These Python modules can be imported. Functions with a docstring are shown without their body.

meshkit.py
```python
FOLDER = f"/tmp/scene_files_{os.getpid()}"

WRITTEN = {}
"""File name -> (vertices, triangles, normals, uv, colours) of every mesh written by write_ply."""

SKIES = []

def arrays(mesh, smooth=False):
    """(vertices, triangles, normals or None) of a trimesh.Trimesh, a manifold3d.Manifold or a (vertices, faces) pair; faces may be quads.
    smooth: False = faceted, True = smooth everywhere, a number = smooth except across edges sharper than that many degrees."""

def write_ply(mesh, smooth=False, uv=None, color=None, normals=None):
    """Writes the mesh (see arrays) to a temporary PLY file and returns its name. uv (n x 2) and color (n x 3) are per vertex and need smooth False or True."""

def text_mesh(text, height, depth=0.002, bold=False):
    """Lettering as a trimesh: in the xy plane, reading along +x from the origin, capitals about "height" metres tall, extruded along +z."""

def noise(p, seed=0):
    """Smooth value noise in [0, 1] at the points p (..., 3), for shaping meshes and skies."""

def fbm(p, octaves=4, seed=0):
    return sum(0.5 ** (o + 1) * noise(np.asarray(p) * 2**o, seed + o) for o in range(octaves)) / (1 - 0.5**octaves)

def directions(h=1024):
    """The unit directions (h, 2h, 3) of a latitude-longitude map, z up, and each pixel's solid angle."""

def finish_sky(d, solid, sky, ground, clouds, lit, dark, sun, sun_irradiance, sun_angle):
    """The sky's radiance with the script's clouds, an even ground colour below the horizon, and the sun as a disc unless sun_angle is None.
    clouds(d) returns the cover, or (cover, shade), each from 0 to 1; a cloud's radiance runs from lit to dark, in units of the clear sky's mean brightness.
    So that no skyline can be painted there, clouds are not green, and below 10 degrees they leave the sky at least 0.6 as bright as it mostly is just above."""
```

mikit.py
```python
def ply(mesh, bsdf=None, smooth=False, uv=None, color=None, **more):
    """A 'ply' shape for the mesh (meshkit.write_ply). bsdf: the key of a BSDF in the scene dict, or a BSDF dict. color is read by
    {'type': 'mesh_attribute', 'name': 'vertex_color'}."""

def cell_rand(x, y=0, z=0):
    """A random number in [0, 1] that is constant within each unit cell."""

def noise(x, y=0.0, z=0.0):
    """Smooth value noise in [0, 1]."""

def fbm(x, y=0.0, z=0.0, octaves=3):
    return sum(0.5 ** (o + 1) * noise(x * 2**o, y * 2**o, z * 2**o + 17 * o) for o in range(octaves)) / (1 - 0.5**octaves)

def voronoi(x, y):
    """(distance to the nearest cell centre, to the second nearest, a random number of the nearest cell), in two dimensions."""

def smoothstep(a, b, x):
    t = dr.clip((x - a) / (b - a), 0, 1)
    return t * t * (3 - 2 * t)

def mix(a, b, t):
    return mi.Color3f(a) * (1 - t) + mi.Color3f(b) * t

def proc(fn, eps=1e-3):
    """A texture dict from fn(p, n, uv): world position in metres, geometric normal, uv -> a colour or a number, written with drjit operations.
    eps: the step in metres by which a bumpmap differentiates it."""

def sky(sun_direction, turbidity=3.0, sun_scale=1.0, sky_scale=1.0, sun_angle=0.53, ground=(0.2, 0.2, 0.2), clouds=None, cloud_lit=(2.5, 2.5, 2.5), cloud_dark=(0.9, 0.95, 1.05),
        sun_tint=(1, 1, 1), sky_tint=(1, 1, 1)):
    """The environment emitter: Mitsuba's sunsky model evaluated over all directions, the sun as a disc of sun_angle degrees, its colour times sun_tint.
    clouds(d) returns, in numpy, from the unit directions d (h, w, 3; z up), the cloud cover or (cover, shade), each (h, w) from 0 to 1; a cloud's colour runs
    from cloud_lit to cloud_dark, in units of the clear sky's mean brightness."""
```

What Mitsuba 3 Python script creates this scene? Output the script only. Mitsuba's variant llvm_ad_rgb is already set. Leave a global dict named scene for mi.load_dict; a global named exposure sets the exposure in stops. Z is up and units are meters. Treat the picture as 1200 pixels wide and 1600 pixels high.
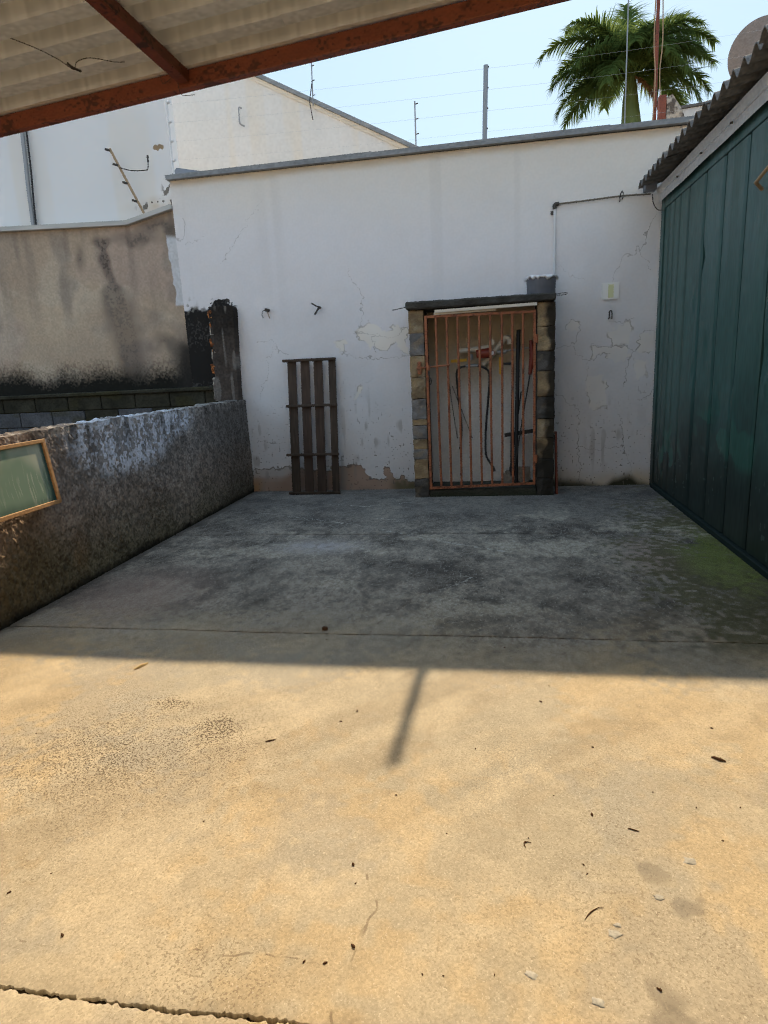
import math, random, numpy as np, trimesh, mitsuba as mi, mikit, meshkit, drjit as dr
from mikit import noise, fbm, voronoi, smoothstep, mix, proc
from shapely.geometry import Polygon

# ------------------------------------------------------------------ camera, sky, exposure
T = mi.ScalarTransform4f
FWD = np.array([-0.17104971, 0.95970651, -0.22294711])
UPV = [0.01062832, 0.2280661, 0.97358764]
EYE = np.array([0, 0, 1.5])
scene, labels = {}, {}
scene['camera'] = {'type': 'perspective', 'fov': 62.64, 'fov_axis': 'x', 'near_clip': 0.02, 'far_clip': 3000.0,
                   'to_world': T().look_at(origin=EYE.tolist(), target=(EYE + FWD).tolist(), up=UPV)}
SUN = (0.361, 5.651, 4.58)
scene['sky'] = mikit.sky(SUN, turbidity=3.0, sun_scale=0.8, sun_tint=(1.0, 0.96, 0.88), clouds=lambda d: 0.8, cloud_lit=(1.20, 1.60, 1.98), ground=(0.24, 0.21, 0.17))
exposure = 2.6

RNG = random.Random(7)
NP = np.random.default_rng(11)

# ------------------------------------------------------------------ helpers
COUNT = {}


def key(name, parent=None):
    full = f'{parent}__{name}' if parent else name
    n = COUNT.get(full, 0)
    COUNT[full] = n + 1
    return full if n == 0 else f'{full}_{n:03d}'


def obj(name, mesh, mat, parent=None, smooth=False, label=None, cat=None, group=None, kind=None):
    k = key(name, parent)
    scene[k] = mikit.ply(mesh, mat, smooth=smooth)
    tag(k, label, cat, group, kind)
    return k


def thing(name, label, cat, group=None, kind=None):
    k = key(name)
    tag(k, label, cat, group, kind)
    return k


def tag(k, label=None, cat=None, group=None, kind=None):
    d = {a: b for a, b in (('label', label), ('category', cat), ('group', group), ('kind', kind)) if b}
    if d:
        labels[k] = d


def cat_(*ms):
    return trimesh.util.concatenate(list(ms))


def box(x0, x1, y0, y1, z0, z1, c=0.0):
    """axis-aligned box with chamfered edges"""
    if c <= 0:
        m = trimesh.creation.box(extents=(x1 - x0, y1 - y0, z1 - z0))
        m.apply_translation(((x0 + x1) / 2, (y0 + y1) / 2, (z0 + z1) / 2))
        return m
    P = []
    for x, sx in ((x0, 1), (x1, -1)):
        for y, sy in ((y0, 1), (y1, -1)):
            for z, sz in ((z0, 1), (z1, -1)):
                P += [(x + sx * c, y + sy * c, z), (x + sx * c, y, z + sz * c), (x, y + sy * c, z + sz * c)]
    return trimesh.convex.convex_hull(np.array(P))


def tube(pts, r, sides=10, closed_ends=True, radii=None):
    p = np.asarray(pts, float)
    t = np.gradient(p, axis=0)
    t /= np.linalg.norm(t, axis=1, keepdims=True) + 1e-12
    n = np.cross(t[0], [0, 0, 1.0] if abs(t[0][2]) < 0.9 else [1.0, 0, 0])
    n /= np.linalg.norm(n)
    V, ang = [], np.arange(sides) * 2 * np.pi / sides
    for i in range(len(p)):
        n = n - t[i] * (n @ t[i])
        n /= np.linalg.norm(n)
        b = np.cross(t[i], n)
        rr = r if radii is None else radii[i]
        V.append(p[i] + rr * (np.cos(ang)[:, None] * n + np.sin(ang)[:, None] * b))
    V = np.vstack(V)
    F = []
    for i in range(len(p) - 1):
        for j in range(sides):
            a, b_, c, d = i * sides + j, i * sides + (j + 1) % sides, (i + 1) * sides + (j + 1) % sides, (i + 1) * sides + j
            F += [(a, b_, c), (a, c, d)]
    if closed_ends:
        V = np.vstack([V, p[:1], p[-1:]])
        c0, c1, o = len(V) - 2, len(V) - 1, (len(p) - 1) * sides
        for j in range(sides):
            F += [(c0, (j + 1) % sides, j), (c1, o + j, o + (j + 1) % sides)]
    return trimesh.Trimesh(V, F, process=False)


def curve(pts, n=24):
    """smooth curve through the points (Catmull-Rom)"""
    p = np.asarray(pts, float)
    p = np.vstack([2 * p[0] - p[1], p, 2 * p[-1] - p[-2]])
    out = []
    m = len(p) - 3
    for s in np.linspace(0, m - 1e-6, n):
        i = int(s)
        u = s - i
        a, b, c, d = p[i:i + 4]
        out.append(0.5 * (2 * b + (c - a) * u + (2 * a - 5 * b + 4 * c - d) * u * u + (3 * b - a - 3 * c + d) * u ** 3))
    return np.array(out)


def grid(us, vs, fn):
    """surface fn(U, V) -> points (.., 3) on a grid; counter-clockwise in (u, v)"""
    U, V = np.meshgrid(us, vs, indexing='ij')
    P = fn(U, V).reshape(-1, 3)
    nu, nv = len(us), len(vs)
    i, j = np.meshgrid(np.arange(nu - 1), np.arange(nv - 1), indexing='ij')
    a = (i * nv + j).ravel()
    F = np.vstack([np.stack([a, a + nv, a + nv + 1], 1), np.stack([a, a + nv + 1, a + 1], 1)])
    return trimesh.Trimesh(P, F, process=False)


def prism_y(poly_xz, y0, y1):
    """polygon in x,z extruded from y0 to y1"""
    m = trimesh.creation.extrude_polygon(Polygon(poly_xz), y1 - y0, engine='earcut')
    v = m.vertices.copy()
    m.vertices = np.stack([v[:, 0], y1 - v[:, 2], v[:, 1]], 1)
    m.fix_normals()
    return m


def bar(a, b, w, h, up=(0, 0, 1)):
    """rectangular bar from a to b, w wide across, h along up"""
    a, b, up = np.array(a, float), np.array(b, float), np.array(up, float)
    t = (b - a) / np.linalg.norm(b - a)
    s = np.cross(t, up)
    s /= np.linalg.norm(s)
    u = np.cross(s, t)
    P = [q + i * s * w / 2 + j * u * h / 2 for q in (a, b) for i in (-1, 1) for j in (-1, 1)]
    return trimesh.convex.convex_hull(np.array(P))


def mnoise(p, f, seed=0):
    return meshkit.noise(np.asarray(p) * f, seed) * 2 - 1


def rough(mesh, amp, f, seed=0, edge=0.03):
    """subdivided and displaced copy of a mesh: worn masonry"""
    m = mesh
    v, fc = trimesh.remesh.subdivide_to_size(m.vertices, m.faces, edge, max_iter=12)
    m = trimesh.Trimesh(v, fc, process=True)
    n = m.vertex_normals
    p = m.vertices
    d = mnoise(p, f, seed) * 0.65 + mnoise(p, f * 2.7, seed + 3) * 0.35
    m.vertices = p + n * (d * amp)[:, None]
    return m


# ------------------------------------------------------------------ materials
def bsdf(name, base, rough_=0.8, bump=None, bscale=1.0, spec=0.3, metallic=0.0, eps=1e-3, **more):
    col = base if isinstance(base, dict) else {'type': 'rgb', 'value': list(base)}
    b = {'type': 'principled', 'base_color': col, 'roughness': rough_, 'specular': spec, 'metallic': metallic, **more}
    if bump is not None:
        b = {'type': 'bumpmap', 'arbitrary': proc(bump, eps), 'scale': bscale, 'bsdf': b}
    scene[name] = {'type': 'twosided', 'bsdf': b}
    return name


def seg_field(px, pz, polylines):
    """min over polylines of (distance / half-width)^2"""
    m = mi.Float(1e6)
    for w, pts in polylines:
        for (ax, ay), (bx, by) in zip(pts[:-1], pts[1:]):
            dx, dy = bx - ax, by - ay
            l2 = dx * dx + dy * dy
            qx, qy = px - ax, pz - ay
            h = dr.clip((qx * dx + qy * dy) / l2, 0, 1)
            m = dr.minimum(m, (dr.square(qx - h * dx) + dr.square(qy - h * dy)) / (w * w))
    return m


def poly_sdf(px, pz, pts):
    """signed distance to a polygon, negative inside"""
    d = mi.Float(1e6)
    inside = mi.Bool(False)
    n = len(pts)
    for i in range(n):
        (ax, ay), (bx, by) = pts[i], pts[i - 1]
        dx, dy = bx - ax, by - ay
        qx, qy = px - ax, pz - ay
        h = dr.clip((qx * dx + qy * dy) / (dx * dx + dy * dy), 0, 1)
        d = dr.minimum(d, dr.square(qx - h * dx) + dr.square(qy - h * dy))
        c1, c2 = pz >= ay, pz < by
        c3 = dx * qy > dy * qx
        inside ^= (c1 & c2 & c3) | (~c1 & ~c2 & ~c3)
    return dr.select(inside, -1.0, 1.0) * dr.sqrt(d)


def ramp(x, pts):
    """piecewise linear function of x"""
    y = mi.Float(pts[0][1])
    for (x0, y0), (x1, y1) in zip(pts[:-1], pts[1:]):
        y = y + dr.clip((x - x0) / (x1 - x0), 0, 1) * (y1 - y0)
    return y


def blob(a, b, a0, b0, ra, rb):
    """1 at the centre, 0 at the rim of an ellipse and outside"""
    return dr.clip(1 - dr.sqrt(dr.square((a - a0) / ra) + dr.square((b - b0) / rb)), 0, 1)


def mix_r(a, b, t):
    return a * (1 - t) + b * t


CRACKS = [(1.0, [(1.76, 2.96), (1.67, 2.74), (1.58, 2.61), (1.44, 2.55), (1.39, 2.46), (1.34, 2.32)]),
          (0.6, [(1.58, 2.61), (1.7, 2.51), (1.74, 2.39)]), (0.6, [(0.71, 2.54), (0.83, 2.43), (0.99, 2.38)]),
          (1, [(0.72, 1.61), (0.89, 1.65), (0.94, 1.7), (0.98, 1.88), (0.92, 1.92), (0.83, 1.81)]),
          (1, [(0.91, 1.62), (0.99, 1.51), (1.14, 1.46), (1.21, 1.52), (1.3, 1.52)]),
          (1.2, [(1.09, 1.63), (1.16, 1.66), (1.23, 1.63), (1.31, 1.6), (1.52, 1.58), (1.6, 1.52), (1.66, 1.68), (1.69, 1.75), (1.83, 1.73)]),
          (0.8, [(1.6, 1.52), (1.56, 1.46), (1.53, 1.28), (1.49, 1.15)]),
          (1.2, [(0.72, 1.1), (0.81, 1.08), (0.98, 0.91), (1.0, 0.61), (1.04, 0.05)]), (0.7, [(1.1, 1.46), (1.08, 1.23)]),
          (0.8, [(1.84, 1.14), (1.69, 0.98)]), (1, [(1.47, 0.8), (1.49, 0.56), (1.56, 0.31), (1.66, 0.02)]),
          (0.7, [(1.01, 0.46), (1.49, 0.43)]), (0.8, [(1.31, 1.88), (1.47, 1.87), (1.59, 1.88)]),
          (0.8, [(-2.88, 1.9), (-2.68, 1.87), (-2.6, 1.75), (-2.48, 1.71)]),
          (1, [(-1.88, 1.81), (-1.82, 1.69), (-1.72, 1.68), (-1.58, 1.64), (-1.44, 1.64), (-1.36, 1.61), (-1.23, 1.6), (-0.99, 1.66)]),
          (1, [(-1.64, 1.92), (-1.43, 1.9), (-1.35, 1.87), (-1.18, 1.86), (-0.99, 1.96)]), (0.8, [(-1.39, 1.86), (-1.39, 1.69)]),
          (0.5, [(-2.67, 3.48), (-2.87, 3.26), (-3.12, 3.0), (-3.26, 2.81)]), (0.5, [(-1.65, 2.69), (-1.62, 2.53), (-1.55, 2.45), (-1.51, 2.2), (-1.62, 1.92)]),
          (0.9, [(-3.01, 0.64), (-2.79, 0.64), (-2.62, 0.65)]), (0.5, [(-2.68, 1.87), (-2.8, 1.45), (-2.91, 1.18)]),
          (1.2, [(-3.79, 3.16), (-3.68, 3.16), (-3.67, 3.29), (-3.68, 3.37)]), (0.7, [(-3.66, 3.1), (-3.58, 3.12), (-3.47, 3.14), (-3.39, 3.17)])]
CRACKS = [(w * 0.0042, l) for w, l in CRACKS]
PEEL = [[(-1.63, 1.94), (-1.58, 2.0), (-1.48, 2.01), (-1.34, 2.02), (-1.27, 1.92), (-1.13, 1.99), (-1.07, 1.95), (-0.99, 1.96), (-0.99, 1.67), (-1.08, 1.71), (-1.16, 1.78), (-1.24, 1.71), (-1.34, 1.73), (-1.39, 1.79), (-1.43, 1.74), (-1.49, 1.82), (-1.59, 1.85)],
        [(-1.89, 1.83), (-1.81, 1.82), (-1.74, 1.86), (-1.72, 1.8), (-1.78, 1.78), (-1.8, 1.69), (-1.84, 1.7), (-1.88, 1.75)],
        [(-1.66, 1.31), (-1.58, 1.32), (-1.59, 1.22), (-1.65, 1.14)], [(0.88, 1.9), (0.97, 1.9), (0.94, 1.79), (0.85, 1.8)],
        [(1.1, 1.62), (1.3, 1.62), (1.52, 1.58), (1.56, 1.46), (1.38, 1.43), (1.24, 1.53), (1.12, 1.48)], [(1.08, 1.31), (1.26, 1.3), (1.33, 0.92), (1.11, 0.94)],
        [(1.65, 1.72), (1.83, 1.72), (1.84, 1.51), (1.62, 1.54)], [(1.6, 1.46), (1.72, 1.45), (1.71, 1.25), (1.63, 1.21)], [(1.3, 1.8), (1.53, 1.87), (1.55, 1.61), (1.32, 1.61)]]
BARE = [(-3.3, 0.25), (-3.04, 0.30), (-2.85, 0.27), (-2.61, 0.30), (-2.22, 0.27), (-1.91, 0.29), (-1.68, 0.31), (-1.6, 0.26), (-1.56, 0.15), (-1.36, 0.12),
        (-1.33, 0.28), (-1.27, 0.26), (-1.22, 0.10), (-1.11, 0.17), (-1.05, 0.11), (-0.97, 0.12), (-0.9, 0.1), (0.7, 0.02), (1.9, 0.0)]


def white_wall_colour(p, n, uv):
    x, z = p.x, p.z
    wx = x + 0.06 * (noise(x * 9, z * 9, 3) - 0.5) + 0.045 * (noise(x * 31, z * 31, 5) - 0.5)
    wz = z + 0.06 * (noise(x * 9, z * 9, 13) - 0.5) + 0.045 * (noise(x * 31, z * 31, 15) - 0.5)
    big, mid, fine = fbm(x * 0.7, z * 0.7, 1), fbm(x * 3, z * 3, 2), noise(x * 60, z * 60, 4)
    c = mix((0.70, 0.69, 0.715), (0.79, 0.775, 0.785), big * 0.6 + mid * 0.4)
    # creamier tone high up and towards the right-hand corner
    c = mix(c, (0.74, 0.69, 0.60), smoothstep(2.6, 3.7, z + 0.7 * (big - 0.5) + 0.10 * (x - 0.5)) * 0.75)
    # thin rain streaks running down from the coping
    streak = noise(x * 14, z * 0.35, 7) * noise(x * 3.1, 2, 9)
    c = mix(c, (0.42, 0.40, 0.37), smoothstep(0.42, 0.8, streak) * smoothstep(1.2, 3.8, z) * 0.14)
    c = mix(c, (0.62, 0.48, 0.30), smoothstep(3.72, 3.80, z + 0.05 * mid) * 0.55)
    # greyer, dirtier paint low on the wall
    low = smoothstep(2.2, 0.1, z + 0.8 * (mid - 0.5))
    c = mix(c, (0.46, 0.455, 0.44), low * 0.45)
    c = c * (0.975 + 0.05 * fine)
    # paint that has come off, cream undercoat; the shadow of its lip painted dark
    peel = mi.Float(9)
    for q in PEEL:
        peel = dr.minimum(peel, poly_sdf(wx, wz, q))
    c = mix(c, mix((0.74, 0.70, 0.64), (0.86, 0.82, 0.76), mid), smoothstep(0.004, -0.004, peel) * mix_r(0.9, 0.35 + 0.4 * big, smoothstep(0.2, 0.6, x)))
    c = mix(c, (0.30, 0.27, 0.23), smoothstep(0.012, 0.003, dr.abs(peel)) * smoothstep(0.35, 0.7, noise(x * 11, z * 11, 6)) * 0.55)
    # fine cracks
    crack = seg_field(wx, wz, CRACKS)
    c = mix(c, (0.16, 0.14, 0.12), smoothstep(1.6, 0.2, crack) * (0.12 + 0.6 * noise(x * 6, z * 6, 8)))
    # render bare of paint along the foot, damp and green at its right end
    top = ramp(wx, BARE)
    bare = smoothstep(0.006, -0.006, wz - top) * smoothstep(-0.9, -0.96, x)
    ink = mix(mix((0.29, 0.20, 0.15), (0.42, 0.31, 0.25), mid), (0.45, 0.42, 0.40), smoothstep(0.45, 0.7, noise(x * 2.2, z * 7, 21)) * smoothstep(-2.3, -2.6, x))
    c = mix(c, ink, bare)
    c = mix(c, (0.10, 0.075, 0.05), smoothstep(0.012, 0.002, dr.abs(wz - top)) * smoothstep(-0.9, -0.96, x) * 0.7)
    moss = smoothstep(0.2, 0.02, wz) * smoothstep(-1.35, -1.15, x) * smoothstep(-0.85, -0.95, x)
    c = mix(c, (0.055, 0.07, 0.025), dr.clip(moss * (0.4 + mid), 0, 1))
    foot = smoothstep(0.30, 0.0, z + 0.25 * (mid - 0.5)) * smoothstep(0.5, 0.7, x)
    c = mix(c, (0.50, 0.41, 0.27), foot * 0.8)
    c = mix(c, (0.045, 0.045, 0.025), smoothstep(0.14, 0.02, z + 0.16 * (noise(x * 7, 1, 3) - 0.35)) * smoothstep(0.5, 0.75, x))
    c = mix(c, (0.36, 0.19, 0.07), smoothstep(0.30, 0.0, z) * smoothstep(-2.93, -3.05, x) * 0.8)
    # splashes of dirt and small chips
    spot = smoothstep(0.86, 0.92, noise(x * 46, z * 42, 31)) * smoothstep(1.6, 0.2, z + 1.2 * (fbm(x * 2.3, z * 1.7, 33) - 0.4))
    c = mix(c, (0.13, 0.11, 0.09), spot * 0.75)
    scuff = smoothstep(0.62, 0.85, noise(x * 18, z * 5, 35)) * smoothstep(0.55, 0.75, fbm(x * 1.6, z * 1.3, 37)) * smoothstep(1.6, 0.8, z)
    c = mix(c, (0.25, 0.23, 0.21), scuff * 0.5)
    # black mould where the old yard wall broke away at the left-hand edge
    mould = smoothstep(-3.40, -3.46, wx) * smoothstep(2.36, 2.30, wz) + 1.3 * smoothstep(0.50, 0.62, blob(x, z, -3.30, 2.33, 0.30, 0.16) * 0.55 + 0.45 * fbm(x * 14, z * 20, 45) + 0.12 * fine)
    c = mix(c, mix((0.018, 0.017, 0.016), (0.10, 0.095, 0.09), smoothstep(0.5, 0.8, mid * 0.7 + fine * 0.3)), dr.clip(mould, 0, 1))
    c = mix(c, (0.30, 0.29, 0.27), smoothstep(0.55, 0.8, noise(x * 30, z * 30, 41)) * blob(x, z, -3.70, 2.36, 0.12, 0.14))
    return c


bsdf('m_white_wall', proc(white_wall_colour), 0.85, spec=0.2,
     bump=lambda p, n, uv: fbm(p.x * 3, p.z * 3, 1) * 0.012 + noise(p.x * 45, p.z * 45, 2) * 0.0005 + fbm(p.x * 11, p.z * 11, 3) * 0.0022, eps=3e-3)


def stained_colour(p, n, uv):
    x, z = p.x, p.z
    big, mid, fine = fbm(x * 0.9, z * 0.9, 5), fbm(x * 4, z * 4, 6), noise(x * 50, z * 50, 7)
    c = mix((0.37, 0.28, 0.21), (0.53, 0.425, 0.31), dr.clip(big * 1.3 - 0.2 + 0.3 * (mid - 0.5), 0, 1))
    c = mix(c, (0.42, 0.325, 0.275), smoothstep(0.5, 0.75, fbm(x * 1.4 + 7, z * 1.4, 8)) * 0.6)
    # trowelled clouds, paler
    c = mix(c, (0.53, 0.45, 0.35), smoothstep(0.52, 0.72, fbm(x * 2.2, z * 3.1, 9)) * 0.5)
    c = mix(c, (0.22, 0.185, 0.165), smoothstep(0.58, 0.75, fbm(x * 2.6 + 3, z * 2.2, 10)) * 0.45)
    # the run of soot-black damp down the middle
    cx = ramp(z, [(1.3, -4.58), (1.8, -4.62), (2.3, -4.66), (2.6, -4.74), (2.9, -4.80), (3.1, -4.80), (3.2, -4.80)])
    w = ramp(z, [(1.3, 0.24), (1.8, 0.24), (2.4, 0.27), (2.62, 0.22), (2.72, 0.09), (3.0, 0.09), (3.1, 0.05), (3.2, 0.16)])
    run = smoothstep(1.15, 0.25, dr.abs(x - cx + 0.10 * (mid - 0.5)) / w) * smoothstep(3.30, 3.20, z)
    gran = smoothstep(0.30, 0.70, 0.55 * fine + 0.45 * mid)
    dens = ramp(z, [(1.3, 0.75), (2.4, 0.75), (2.7, 1.0), (2.95, 1.3), (3.2, 1.0)])
    c = mix(c, (0.065, 0.053, 0.050), dr.clip(run * dens * (0.48 + 0.40 * gran), 0, 0.9))
    veil = fbm(x * 7, z * 0.8, 21)
    c = mix(c, (0.17, 0.14, 0.125), smoothstep(0.50, 0.78, veil + 0.2 * (mid - 0.5)) * smoothstep(1.6, 3.3, z) * 0.40)
    for (bx, bz, ra, rb, k) in ((-5.12, 3.05, 0.10, 0.20, 0.8), (-4.33, 3.20, 0.45, 0.14, 1.0), (-4.05, 3.34, 0.3, 0.12, 0.9), (-3.88, 3.28, 0.13, 0.24, 1.0), (-4.15, 1.95, 0.22, 0.16, 0.7)):
        wob = 0.16 * (fbm(x * 8, z * 8, 23) - 0.5)
        c = mix(c, (0.085, 0.072, 0.064), dr.clip(blob(x + wob, z + wob, bx, bz, ra, rb) * k * (0.3 + 0.9 * mid + 0.6 * (fine - 0.4)), 0, 0.75))
    # black band above the ledge and up the right-hand edge
    h = 1.55 + 0.14 * (noise(x * 2.2, 1, 2) - 0.4) + 0.05 * (noise(x * 11, 4, 2) - 0.5)
    c = mix(c, (0.016, 0.016, 0.013), smoothstep(0.24, -0.10, z - h + 0.10 * (fine - 0.5) + 0.1 * (mid - 0.5)))
    c = mix(c, (0.03, 0.028, 0.026), smoothstep(-4.15, -3.80, x + 0.2 * (mid - 0.5)) * smoothstep(2.15, 1.85, z + 0.2 * (mid - 0.5)) * 0.95)
    # white paint lapped over from the next wall
    edge = -3.90 + 0.07 * (noise(z * 4, 2, 3) - 0.5) + 0.03 * (noise(z * 17, 2, 9) - 0.5)
    c = mix(c, (0.60, 0.61, 0.63), smoothstep(-0.006, 0.006, x - edge) * smoothstep(2.37, 2.40, z) * smoothstep(3.24, 3.16, z + 0.1 * (mid - 0.5)))
    return c * (0.9 + 0.2 * fine)


bsdf('m_stained', proc(stained_colour), 0.92, spec=0.15,
     bump=lambda p, n, uv: fbm(p.x * 5, p.z * 5, 1) * 0.012 + noise(p.x * 60, p.z * 60, 2) * 0.002, eps=3e-3)


def roughcast_colour(p, n, uv):
    y, z = p.y, p.z
    big, mid, fine = fbm(y * 1.1, z * 1.4, 3), fbm(y * 6, z * 6, 4), noise(y * 70, z * 70, p.x * 70)
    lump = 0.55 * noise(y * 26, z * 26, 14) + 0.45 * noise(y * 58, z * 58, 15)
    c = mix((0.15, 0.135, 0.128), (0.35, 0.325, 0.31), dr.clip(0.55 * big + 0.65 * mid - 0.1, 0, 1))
    c = c * (0.66 + 0.50 * smoothstep(0.28, 0.72, lump))  # shading contrast of the lumps put into the colour by noise
    c = mix(c, (0.28, 0.205, 0.15), smoothstep(4.6, 3.2, y) * 0.55)
    pale = dr.clip(blob(y, z, 5.0, 1.08, 0.95, 0.42) * 2.6 + blob(y, z, 5.9, 1.10, 0.5, 0.20) * 1.3 - 0.12, 0, 1)
    grain = smoothstep(0.42, 0.55, 0.45 * noise(y * 16, z * 9, 6) + 0.55 * noise(y * 50, z * 42, 8))
    c = mix(c, (0.66, 0.70, 0.80), dr.clip(pale * (0.20 + 1.05 * grain), 0, 0.95))
    runs = smoothstep(0.55, 0.75, noise(y * 13, z * 1.3, 12)) * smoothstep(0.75, 1.2, z)
    c = mix(c, (0.045, 0.04, 0.036), runs * 0.7)
    c = mix(c, c * mi.Color3f(0.42, 0.45, 0.30), smoothstep(0.62, 0.08, z + 0.55 * (big - 0.5) - 0.04 * (5 - y)) * 0.85)
    c = mix(c, (0.06, 0.055, 0.05), smoothstep(6.1, 7.2, y + 0.8 * (mid - 0.5)) * 0.6)
    c = mix(c, (0.22, 0.13, 0.05), blob(y, z, 4.15, 0.26, 0.13, 0.22) * 0.9 * mid)
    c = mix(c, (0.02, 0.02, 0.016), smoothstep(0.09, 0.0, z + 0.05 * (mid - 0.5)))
    c = mix(c, (0.40, 0.385, 0.36), smoothstep(1.10, 1.20, z + 0.06 * (mid - 0.5)) * smoothstep(0.4, 0.65, lump) * 0.45)
    c = mix(c, c * mi.Color3f(1.15, 0.95, 0.78), smoothstep(0.9, 0.4, z + 0.3 * (big - 0.5)) * 0.6)
    return c * (0.62 + 0.76 * fine)


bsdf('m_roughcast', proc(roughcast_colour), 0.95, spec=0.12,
     bump=lambda p, n, uv: noise(p.x * 95, p.y * 95, p.z * 95) * 0.007 + noise(p.x * 40, p.y * 40, p.z * 40) * 0.012, eps=2e-3)

SCUFFS = [(0.012, [(-2.6, 6.5), (-1.9, 6.2), (-1.2, 5.85), (-0.69, 5.47), (-0.17, 5.15), (0.1, 5.0)]), (0.010, [(-0.36, 4.1), (-0.2, 4.3), (-0.08, 4.55), (0.02, 4.75)]),
          (0.014, [(-1.9, 6.9), (-1.4, 6.75), (-0.9, 6.95)]), (0.009, [(-1.2, 6.2), (-0.9, 6.1), (-1.05, 5.95)])]
HAIRLINES = [(0.004, [(-0.388, 1.10), (-0.395, 1.25), (-0.375, 1.34), (-0.345, 1.46), (-0.395, 1.6)]), (0.0035, [(-0.80, 1.27), (-0.62, 1.285), (-0.5, 1.28)]),
             (0.006, [(-0.72, 3.36), (-0.66, 3.6), (-0.55, 3.85), (-0.5, 4.0)]), (0.0035, [(-1.30, 1.25), (-1.22, 1.235), (-1.14, 1.25)])]


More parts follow.
